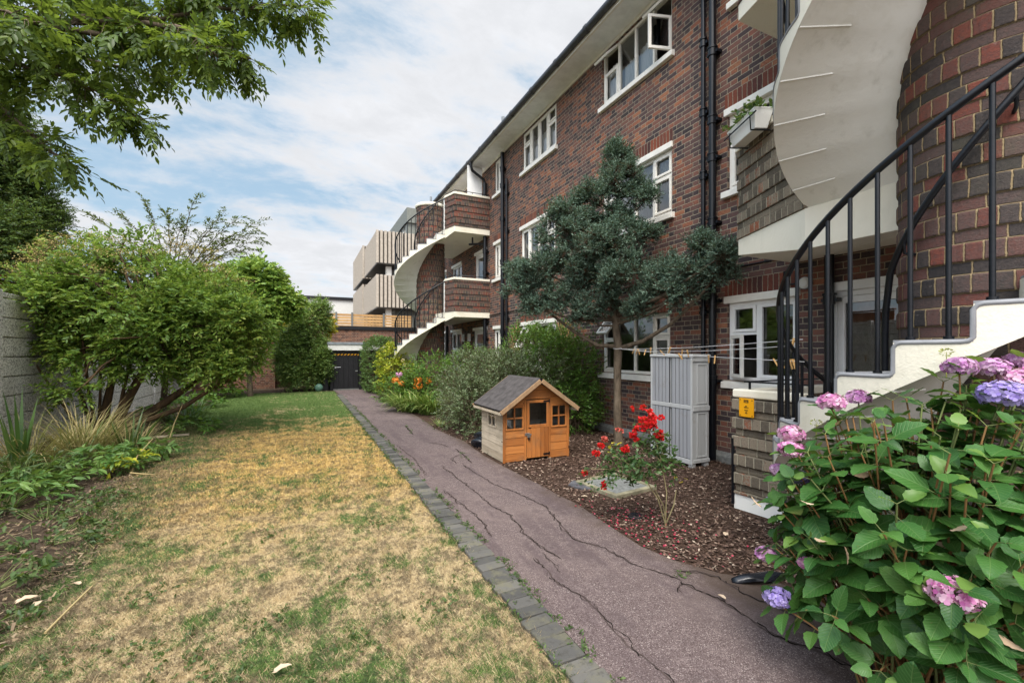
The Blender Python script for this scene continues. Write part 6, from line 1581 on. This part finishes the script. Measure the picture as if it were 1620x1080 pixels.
# ------------------------------------------------------------------ rose bush
def rose():
    rg = np.random.default_rng(61); base = Vector((3.0, 3.04, 0)); ro = thing('rose_bush', 'rose bush with scarlet blooms on thin stems in the bark mulch', 'rose bush', base); mb = MB(); tm = TM()
    tips = [(2.89,3.16,.93),(2.80,3.22,.80),(2.99,3.11,.76),(2.63,3.29,.70),(2.50,3.35,.70),(2.42,3.39,.52),(2.55,3.33,.40),(3.11,3.06,.50),(2.74,3.23,.62),(2.38,3.41,.44),(3.06,3.0,.62),(2.68,3.1,.55),(2.95,3.25,.66),(3.08,3.16,.72),(2.85,3.05,.5),(2.6,3.4,.58)]
    root = [Vector((3.0,3.04,0)).lerp(Vector(q_), .55)+Vector((.05,-.02,.06)) for q_ in (tips[0], tips[3], tips[7], tips[11])]
    for q_ in root: mb.tube([base+Vector((rg.uniform(-.02,.02),rg.uniform(-.02,.02),0)), base.lerp(q_,.5)+Vector((.03,0,.03)), q_], [.007,.006,.005], 6)
    for i, tp in enumerate(tips):
        tp = Vector(tp); near_ = min(root, key=lambda q_: (q_-tp).length); m0 = near_ if True else base + Vector((rg.uniform(-.02,.02), rg.uniform(-.02,.02), 0)); c1 = m0.lerp(tp, .45) + Vector((0.02, 0, .05)); pts = [m0*(1-u)**2 + c1*2*u*(1-u) + tp*u*u for u in np.linspace(0, 1, 9)]
        mb.tube(pts, [.0048*(1-.5*k/8) for k in range(9)], 6)
        for k in (2, 4, 5, 6, 7, 8):
            for q in range(2):
                p = pts[k] + Vector(rg.normal(0, .03, 3)); D = np.array([rg.normal(0, 1, 3) + [0, 0, .2]]); lv, E_ = sprigs(np.array([p]), D, [.11], 5, .045, .62, rg, LEAF9, .2, .9, .7, lvar=.25); tm.add(lv, 0); tm.add(twigs(np.array([p]), E_, .0015), 1)
    mb.build('stem', flat('rose_cane', (.20,.17,.09), .6, .2, var=.3), ro)
    tm.build('foliage', [LM['rose'], M_['stem_g']], ro)
    # yellowing leaves
    t2 = TM(); p = np.array([2.62,3.3,.72]) + rg.normal(0,.03,(7,3)); t2.add(inst(LEAF9, p, rg.normal(0,1,(7,3)), np.array([0,0,1.])+rg.normal(0,.3,(7,3)), .055, .035)); p = np.array([3.13,3.02,.42]) + rg.normal(0,.02,(4,3)); t2.add(inst(LEAF9, p, rg.normal(0,1,(4,3)), np.array([0,0,1.])+rg.normal(0,.3,(4,3)), .045, .03)); t2.build('yellow_leaf', LM['yellow'], ro)
    def bloom(c, r, mat='red', name='bloom'):
        t3 = TM(); n = 22; d = unit(rg.normal(0, 1, (n, 3)) + [0, 0, .5]); P = np.array(c) + d*r*rg.uniform(.15, .55, (n, 1)); tn = unit(d + rg.normal(0, .4, (n, 3))); t3.add(inst(LEAF9, P, tn, np.cross(tn, rg.normal(0, 1, (n, 3))), r*1.0, r*.95)); t3.build(name, LM[mat], ro)
    cl_ = np.array([2.885, 3.16, .985])
    for k in range(26): bloom(cl_ + rg.normal(0, 1, 3)*[.05,.045,.055], float(rg.uniform(.020,.030)))
    for k in range(7): bloom(np.array([2.76,3.21,.86]) + rg.normal(0, 1, 3)*[.025,.02,.03], .024)
    for k in range(6): bloom(np.array([2.99,3.12,.83]) + rg.normal(0, 1, 3)*[.02,.02,.02], .024)
    for k in range(7): bloom(np.array([2.70,3.24,.70]) + rg.normal(0, 1, 3)*[.03,.02,.018], .024)
    for p in [(2.50,3.35,.74),(2.46,3.36,.66),(2.35,3.41,.50),(2.53,3.33,.36)]: 
        for k in range(3): bloom(np.array(p) + rg.normal(0, .012, 3), .022)
    for p in [(2.53,3.33,.80),(2.56,3.36,.78),(2.66,3.3,.86)]: 
        for k in range(2): bloom(np.array(p) + rg.normal(0, .014, 3), .022, 'faded')
rose()

# ------------------------------------------------------------------ planter leaves
rg = np.random.default_rng(63); S = np.array([tuple(pc)]) + np.stack([np.array(pdir)*k + np.array(pnrm)*j + np.array([0,0,.16]) for k in np.linspace(-.23,.23,15) for j in (-.05,.02,.06)]); D = rg.normal(0,.45,S.shape) + [0,0,.9] + np.array(pnrm)*.25
tm = TM(); lv, E_ = sprigs(S, D, rg.uniform(.10,.26,len(S)), 7, .055, .6, rg, LEAF9, .3, .9, .6); tm.add(lv, 0); tm.add(twigs(S, E_, .002), 1)
o = tm.build('trailing_plant', [LM['rose'], M_['stem_g']], origin=tuple(pc)); tag(o, 'leafy green plant growing in the white trough planter', 'plant')

# ------------------------------------------------------------------ hydrangea
def hydrangea():
    rg = np.random.default_rng(71); base = Vector((2.50, 1.02, 0)); h = thing('hydrangea_bush', 'large hydrangea bush with mauve and violet flower heads at the path edge', 'hydrangea', base)
    heads = [((2.655,.93,1.535),.058,'mauve'),((2.80,.87,1.53),.055,'mauve'),((2.83,.79,1.48),.068,'rosy'),((2.60,.775,1.425),.080,'violet'),((2.53,1.39,1.335),.062,'rosy'),((2.62,1.31,1.365),.050,'mauve'),((2.38,1.51,1.16),.060,'rosy'),((2.34,1.485,1.085),.058,'rosy'),((2.10,.75,.74),.075,'rosy'),((2.10,1.40,.40),.060,'violet'),((2.38,1.57,.95),.045,'mauve'),((2.40,1.48,.93),.055,'violet'),((2.36,1.58,.79),.040,'violet'),((2.16,1.50,.56),.045,'mauve'),((2.95,.83,1.56),.05,'mauve'),((2.16,1.30,.60),.03,'rosy')]
    # shoots from the crown at the ground to points over a dome
    V = []; tips = []
    n = 170
    d = unit(rg.normal(0, 1, (n*3, 3))); d = d[(d[:, 2] > -.35)][:n]
    T_ = np.array([2.56, .98, .72]) + d*np.array([.60, .66, .74])*rg.uniform(.72, 1.0, (n, 1))
    # flatten the side that stands against the stair and open the top left
    T_[:, 0] = np.minimum(T_[:, 0], 2.95)
    fill = np.array([(2.65,.86,1.40),(2.72,.93,1.45),(2.52,.80,1.30),(2.75,1.02,1.46),(2.58,.95,1.38),(2.82,.9,1.44),(2.66,1.18,1.36),(2.5,1.08,1.24),(2.45,.95,1.2),(2.72,.74,1.36),(2.6,.70,1.28),(2.42,1.3,1.16),(2.3,1.25,1.0),(2.2,1.45,.95),(2.3,1.5,.8),(2.25,1.4,.6),(2.15,1.35,.45),(2.2,1.2,.35),(2.05,.95,.35),(1.95,.8,.3),(2.05,.7,.55),(2.5,.7,1.3),(2.4,.9,1.25),(2.6,1.1,1.38),(2.45,1.25,1.28),(2.7,.8,1.4),(2.35,1.35,1.1),(2.0,1.1,.5),(2.1,1.25,.75)])
    T_ = np.concatenate([T_, fill, np.array([np.array(p)-[0,0,r*.55] for p, r, m_ in heads])])
    T_[:, 2] = np.maximum(T_[:, 2], .16)
    mb = MB(); tm = TM()
    for i, tp in enumerate(T_):
        tp = Vector(tp); b0 = base + Vector((rg.uniform(-.16,.16), rg.uniform(-.16,.16), 0)); c1 = b0.lerp(tp, .5) + Vector((0, 0, .12)); pts = [b0*(1-u)**2 + c1*2*u*(1-u) + tp*u*u for u in np.linspace(0, 1, 9)]
        mb.tube(pts, [.0065*(1-.45*k/8) for k in range(9)], 5, 0 if i % 3 else 1, cap=False)
        ax = (pts[-1]-pts[-2]).normalized()
        # opposite, crossed pairs of leaves
        ref = Vector(rg.normal(0, 1, 3)); sd_ = (ref - ax*ref.dot(ax)).normalized(); k0 = rg.uniform(0, 3.14)
        for q, (u, sc_) in enumerate(((1.0, .62), (.93, .95), (.83, 1.1), (.70, .95))):
            k = u*8; i0 = min(7, int(k)); p = pts[i0].lerp(pts[i0+1], k-i0)
            b1 = (ax.cross(sd_)).normalized(); a = k0 + q*math.pi/2
            for sgn in (-1, 1):
                if rg.uniform() < .10: continue
                e = (sd_*math.cos(a) + b1*math.sin(a))*sgn; dr_ = e + ax*float(.35 if q else .8) + Vector((0, 0, float(rg.uniform(-.35, .12)))) + Vector(rg.normal(0, .12, 3))
                L = .124*sc_*float(rg.uniform(.62, 1.22)); pt = .03
                s0 = np.array(p); dd = np.array(dr_.normalized()); s1 = s0 + dd*pt
                outw = np.array([s1[0]-2.56, s1[1]-.98, .0]); tm.add(inst(HYDS[int(rg.integers(4))], s1[None], dd[None], (np.array([0, 0, 1.]) + np.array(ax)*.3 + outw*.8 + rg.normal(0, .28, 3))[None], L, L*float(rg.uniform(.66,.80))), 1 if (q == 0 and rg.uniform() < .35) else 0, HUV); tm.add(twigs(s0[None], s1[None]+dd[None]*.01, .0022), 2)
    mb.build('stem', [M_['stem_b'], M_['stem_g']], h)
    tm.build('foliage', [LM['hyd'], LM['hyd_y'], M_['stem_g']], h, smooth=True)
    # dry leaves caught inside
    t2 = TM(); p = np.array([2.35,1.0,.75]) + rg.normal(0, 1, (26, 3))*[.18,.25,.28]; t2.add(inst(HYD, p, rg.normal(0,1,(26,3)), rg.normal(0,1,(26,3)), .07, .035)); t2.build('dry_foliage', M_['deadleaf'], h)
    for (c, r, m_) in heads:
        n = int(95*(r/.075)**1.3); k = np.arange(n)+.5; ph_ = np.arccos(1-1.55*k/n); th = math.pi*(1+5**.5)*k
        dd = np.stack([np.cos(th)*np.sin(ph_), np.sin(th)*np.sin(ph_), np.cos(ph_)], 1) + rg.normal(0, .07, (n, 3)); dd = unit(dd)
        C = np.array(c) + dd*r*np.array([1,1,.72])*rg.uniform(.86, 1.04, (n, 1)); nn = unit(dd*[1,1,1.3] + rg.normal(0, .25, (n, 3))); a_ = unit(np.cross(nn, rg.normal(0, 1, (n, 3)))); b_ = np.cross(nn, a_); fl = .0165*rg.uniform(.85, 1.2, n)
        PT = []; DT = []; UT = []; LT = []
        for q in range(4):
            an = q*math.pi/2; PT.append(C); DT.append(a_*math.cos(an) + b_*math.sin(an) + nn*.22); UT.append(nn + rg.normal(0,.12,(n,3))); LT.append(fl)
        t3 = TM(); L = np.concatenate(LT); tmpl = (np.array([(0,0,0),(.35,.42,.02),(.8,.46,.0),(1.0,0,-.05),(.8,-.46,.0),(.35,-.42,.02)], float), np.array([(0,2,1),(0,3,2),(0,4,3),(0,5,4)]))
        # give each floret one island: shared centre vertex is not needed, petals vary slightly
        t3.add(inst(tmpl, np.concatenate(PT), np.concatenate(DT), np.concatenate(UT), L, L*1.05)); t3.add(twigs(np.repeat((np.array(c)-[0,0,r*.6])[None], n, 0), C-nn*.004, .0012), 1)
        t3.build('flower_head', [LM[m_], M_['stem_g']], h)
    for c in [(2.78,1.02,1.60),(2.42,1.15,1.12),(2.5,1.45,1.22)]:
        t3 = TM(); n = 40; dd = unit(rg.normal(0,1,(n,3))+[0,0,.6]); t3.add(inst(LEAF4, np.array(c)+dd*.022*[1,1,.6], dd, rg.normal(0,1,(n,3)), .010, .008)); t3.add(twigs(np.array([c])-[0,0,.12], np.array([c]), .003), 0); t3.build('flower_bud', leafmat('bud', [(.25,.30,.06),(.45,.45,.12)], .5, .3), h)
hydrangea()

# ------------------------------------------------------------------ flower bed plants on the garden side
clump('dry_grass_clump', 'straw coloured arching grass clump in front of the thick shrub stems', 'plant', (-2.95,8.7,0), 420, .98, .010, 'drygrass', 81, .34, .75, .55)
clump('dry_grass_clump', 'collapsed straw coloured clump beside the concrete wall', 'plant', (-3.35,8.2,0), 320, .95, .010, 'drygrass', 82, .30, .8, .8)
clump('dry_grass_clump', 'low dry clump between the sword leaved plants', 'plant', (-2.5,9.1,0), 260, .62, .009, 'drygrass', 83, .30, .9, .9)
clump('sword_leaf_plant', 'upright green sword leaves rising out of the straw by the concrete wall', 'plant', (-3.30,7.9,0), 14, 1.05, .045, 'iris', 84, .05, .12, .22)
clump('sword_leaf_plant', 'pair of green sword leaved plants near the bare soil', 'plant', (-2.42,8.75,0), 18, .72, .036, 'iris', 85, .10, .15, .45)
clump('sword_leaf_plant', 'leaning sword leaves just behind the leafy mound', 'plant', (-2.85,8.3,0), 12, .70, .032, 'iris', 86, .10, .2, .8)
clump('sword_leaf_plant', 'green strap leaves at the foot of the thick leaning trunk near the lawn', 'plant', (-2.25,11.6,0), 60, .62, .022, 'iris', 87, .22, .7, .5)
clump('sword_leaf_plant', 'farthest strap leaved clump in the bed under the slender tree', 'plant', (-2.45,13.6,0), 60, .55, .022, 'iris', 88, .25, .7, .5)
def leafy(name, label, c, r, n, leaf, ratio, mat, seed, h=.35, tmpl=LEAF9, cat='plant'):
    rg = np.random.default_rng(seed); c = np.array(c, float); a = rg.uniform(0, 6.283, n); k = rg.uniform(0, 1, n)**.5
    A = c + np.stack([np.cos(a)*k*r*.35, np.sin(a)*k*r*.35, np.zeros(n)], 1); S = c + np.stack([np.cos(a)*k*r, np.sin(a)*k*r, h*rg.uniform(.45, 1, n)*(1-.4*k)], 1)
    D = np.stack([np.cos(a), np.sin(a), np.full(n, .1)], 1) + rg.normal(0, .4, (n, 3)); tm = TM()
    lv, E_ = sprigs(S, D, leaf*1.1, 7, leaf, ratio, rg, tmpl, .35, .9, .9); tm.add(lv, 0); tm.add(twigs(A, S, .004), 1); tm.add(twigs(S, E_, .003), 1)
    o = tm.build(name, [LM[mat], M_['stem_g']], origin=tuple(c)); tag(o, label, cat); return o
leafy('leafy_plant', 'glossy green plant with divided leaves next to the straw clumps', (-2.40,7.65,0), .46, 48, .13, .34, 'peony', 91, .36)
leafy('leafy_plant', 'leafy green plant spreading to the lawn edge below the bare twigs', (-2.15,8.2,0), .32, 34, .12, .36, 'peony', 92, .34)
leafy('leafy_plant', 'nearest leafy green mound in the bed at the edge of the picture', (-2.80,6.35,0), .42, 44, .13, .32, 'peony', 93, .36)
leafy('leafy_plant', 'sprawling green plant between the nearest mound and the glossy one', (-2.70,7.1,0), .32, 26, .12, .34, 'peony', 94, .32)
leafy('leafy_plant', 'taller dull green plant with narrow leaves behind the sprawling one', (-2.95,7.0,0), .38, 46, .11, .22, 'weed', 104, .55)
leafy('leafy_plant', 'pale yellowish leaved plant between the straw and the lawn', (-2.05,7.5,0), .26, 26, .09, .42, 'lime', 105, .34)
leafy('feathery_plant', 'grey green feathery plant among the straw', (-3.0,7.7,0), .42, 90, .05, .3, 'privet', 95, .36, LEAF4)
leafy('weed_clump', 'dark low weeds on the bare soil beside the dry lawn edge', (-2.0,5.0,0), .45, 26, .055, .45, 'weed', 96, .16)
leafy('weed_clump', 'broad leaved weeds at the corner of the bed beside the fallen leaf', (-1.95,4.15,0), .36, 22, .07, .45, 'weed', 97, .20)
leafy('weed_clump', 'scrubby weeds around dry twigs halfway along the bed', (-2.2,5.7,0), .40, 28, .05, .45, 'weed', 98, .18)
leafy('weed_clump', 'nearest weeds along the bed edge', (-1.75,3.6,0), .28, 30, .06, .45, 'weed', 99, .14)
leafy('bed_shrublet', 'green leafy undergrowth below the slender tree at the far lawn edge', (-2.75,12.6,0), .55, 90, .09, .45, 'bright', 100, .55)
leafy('bed_shrublet', 'leafy undergrowth at the far corner of the lawn under the broad leaved tree', (-2.7,15.4,0), .6, 90, .10, .45, 'bright', 101, .5)
leafy('bed_shrublet', 'farthest undergrowth against the outbuilding wall', (-2.5,18.3,0), .6, 80, .11, .45, 'bright', 102, .5)
leafy('bed_shrublet', 'green growth spilling beside the leaning trunks', (-1.95,10.5,0), .45, 60, .09, .4, 'bright', 103, .38)
for i, (lab, pts) in enumerate([('thin bare forked twig standing at the lawn edge by the leafy plants', [(-2.02,7.35,0),(-1.98,7.45,.22),(-1.85,7.6,.42)]), ('pale bare stick leaning up beside the strap leaves', [(-2.18,9.9,0),(-2.12,10.0,.30),(-2.02,10.1,.62)]), ('short grey stick lying in front of the leafy plants', [(-2.0,7.25,.05),(-1.85,7.2,.03),(-1.72,7.15,.02)])]):
    m = MB(); m.tube(pts, [.010,.008,.004], 6); tag(m.build('twig', M_['straw'], origin=pts[0]), lab, 'twig')
m = MB(); m.tube([(-1.30,3.36,.030),(-1.285,3.62,.036),(-1.275,3.90,.030)], [.007,.0065,.005], 7); tag(m.build('straw_stick', M_['straw'], origin=(-1.29,3.6,.02)), 'straight pale straw stick lying on the dry lawn', 'stick')
m = MB(); m.prism([(-2.55,10.15),(-1.95,10.25),(-1.95,10.32),(-2.55,10.22)], .02, .05); tag(m.build('edging_plank', M_['wood_w'], origin=(-2.25,10.2,0)), 'weathered plank lying on bare soil under the many stemmed shrub', 'plank')
# single dead leaves
def dead(c, L, a, lab, mat='deadleaf', seed=1):
    rg = np.random.default_rng(seed); V, T = grid_leaf(6, .1, .16, .10); V = V + rg.normal(0, .02, V.shape)
    o = tri_mesh('fallen_leaf', *inst((V, T), np.array([c]), np.array([[math.cos(a), math.sin(a), .15]]), np.array([[.1,.1,1.]]), L, L*.6), M_[mat], origin=c, smooth=True); tag(o, lab, 'leaf')
dead((-.13,2.44,.045), .085, .2, 'pale curled fallen leaf lying alone on the near lawn', seed=2)
dead((-1.62,3.80,.04), .12, .4, 'large pinkish dead leaf on the soil at the bed corner', seed=3)
dead((-1.50,3.72,.035), .07, 1.2, 'small brown dead leaf where lawn meets bed beside the straw stick', seed=4)
dead((-1.36,3.95,.035), .06, 2.2, 'tiny orange dead leaf just beyond the straw stick', seed=5)
dead((2.78,3.95,.045), .075, 2.6, 'pale leaf on the mulch between the path and the manhole cover', seed=6)
dead((3.25,2.62,.045), .07, .6, 'pale dead leaf on the mulch below the low grey brick wall', seed=7)
dead((2.42,1.95,.04), .055, 1.6, 'tan dead leaf resting on the path crack', seed=8)
# small weeds rooted in the path cracks and kerb joints
rg = np.random.default_rng(111); S = np.array([(1.93,8.6,.024),(1.97,9.0,.024),(2.0,9.4,.024),(2.2,6.2,.024),(2.24,6.5,.024),(2.42,2.3,.024),(1.36,15.2,.03),(1.36,13.1,.03),(1.4,16.6,.03),(2.45,8.9,.02),(2.5,10.0,.02)]+[(1.352+rg.normal(0,.008),y,.02) for y in rg.uniform(1.6,14,120)]+[(1.155+rg.normal(0,.01),y,.02) for y in rg.uniform(1.6,14,110)])
S = np.repeat(S, 5, 0) + rg.normal(0, .02, (len(S)*5, 3))*[1,2,0]; D = rg.normal(0, .8, S.shape); D[:, 2] = .7
lv, _ = sprigs(S, D, rg.uniform(.02,.06,len(S)), 5, .022, .5, rg); tm = TM(); tm.add(lv); tag(tm.build('crack_weeds', LM['weed'], origin=(1.8, 7, 0)), kind='stuff')
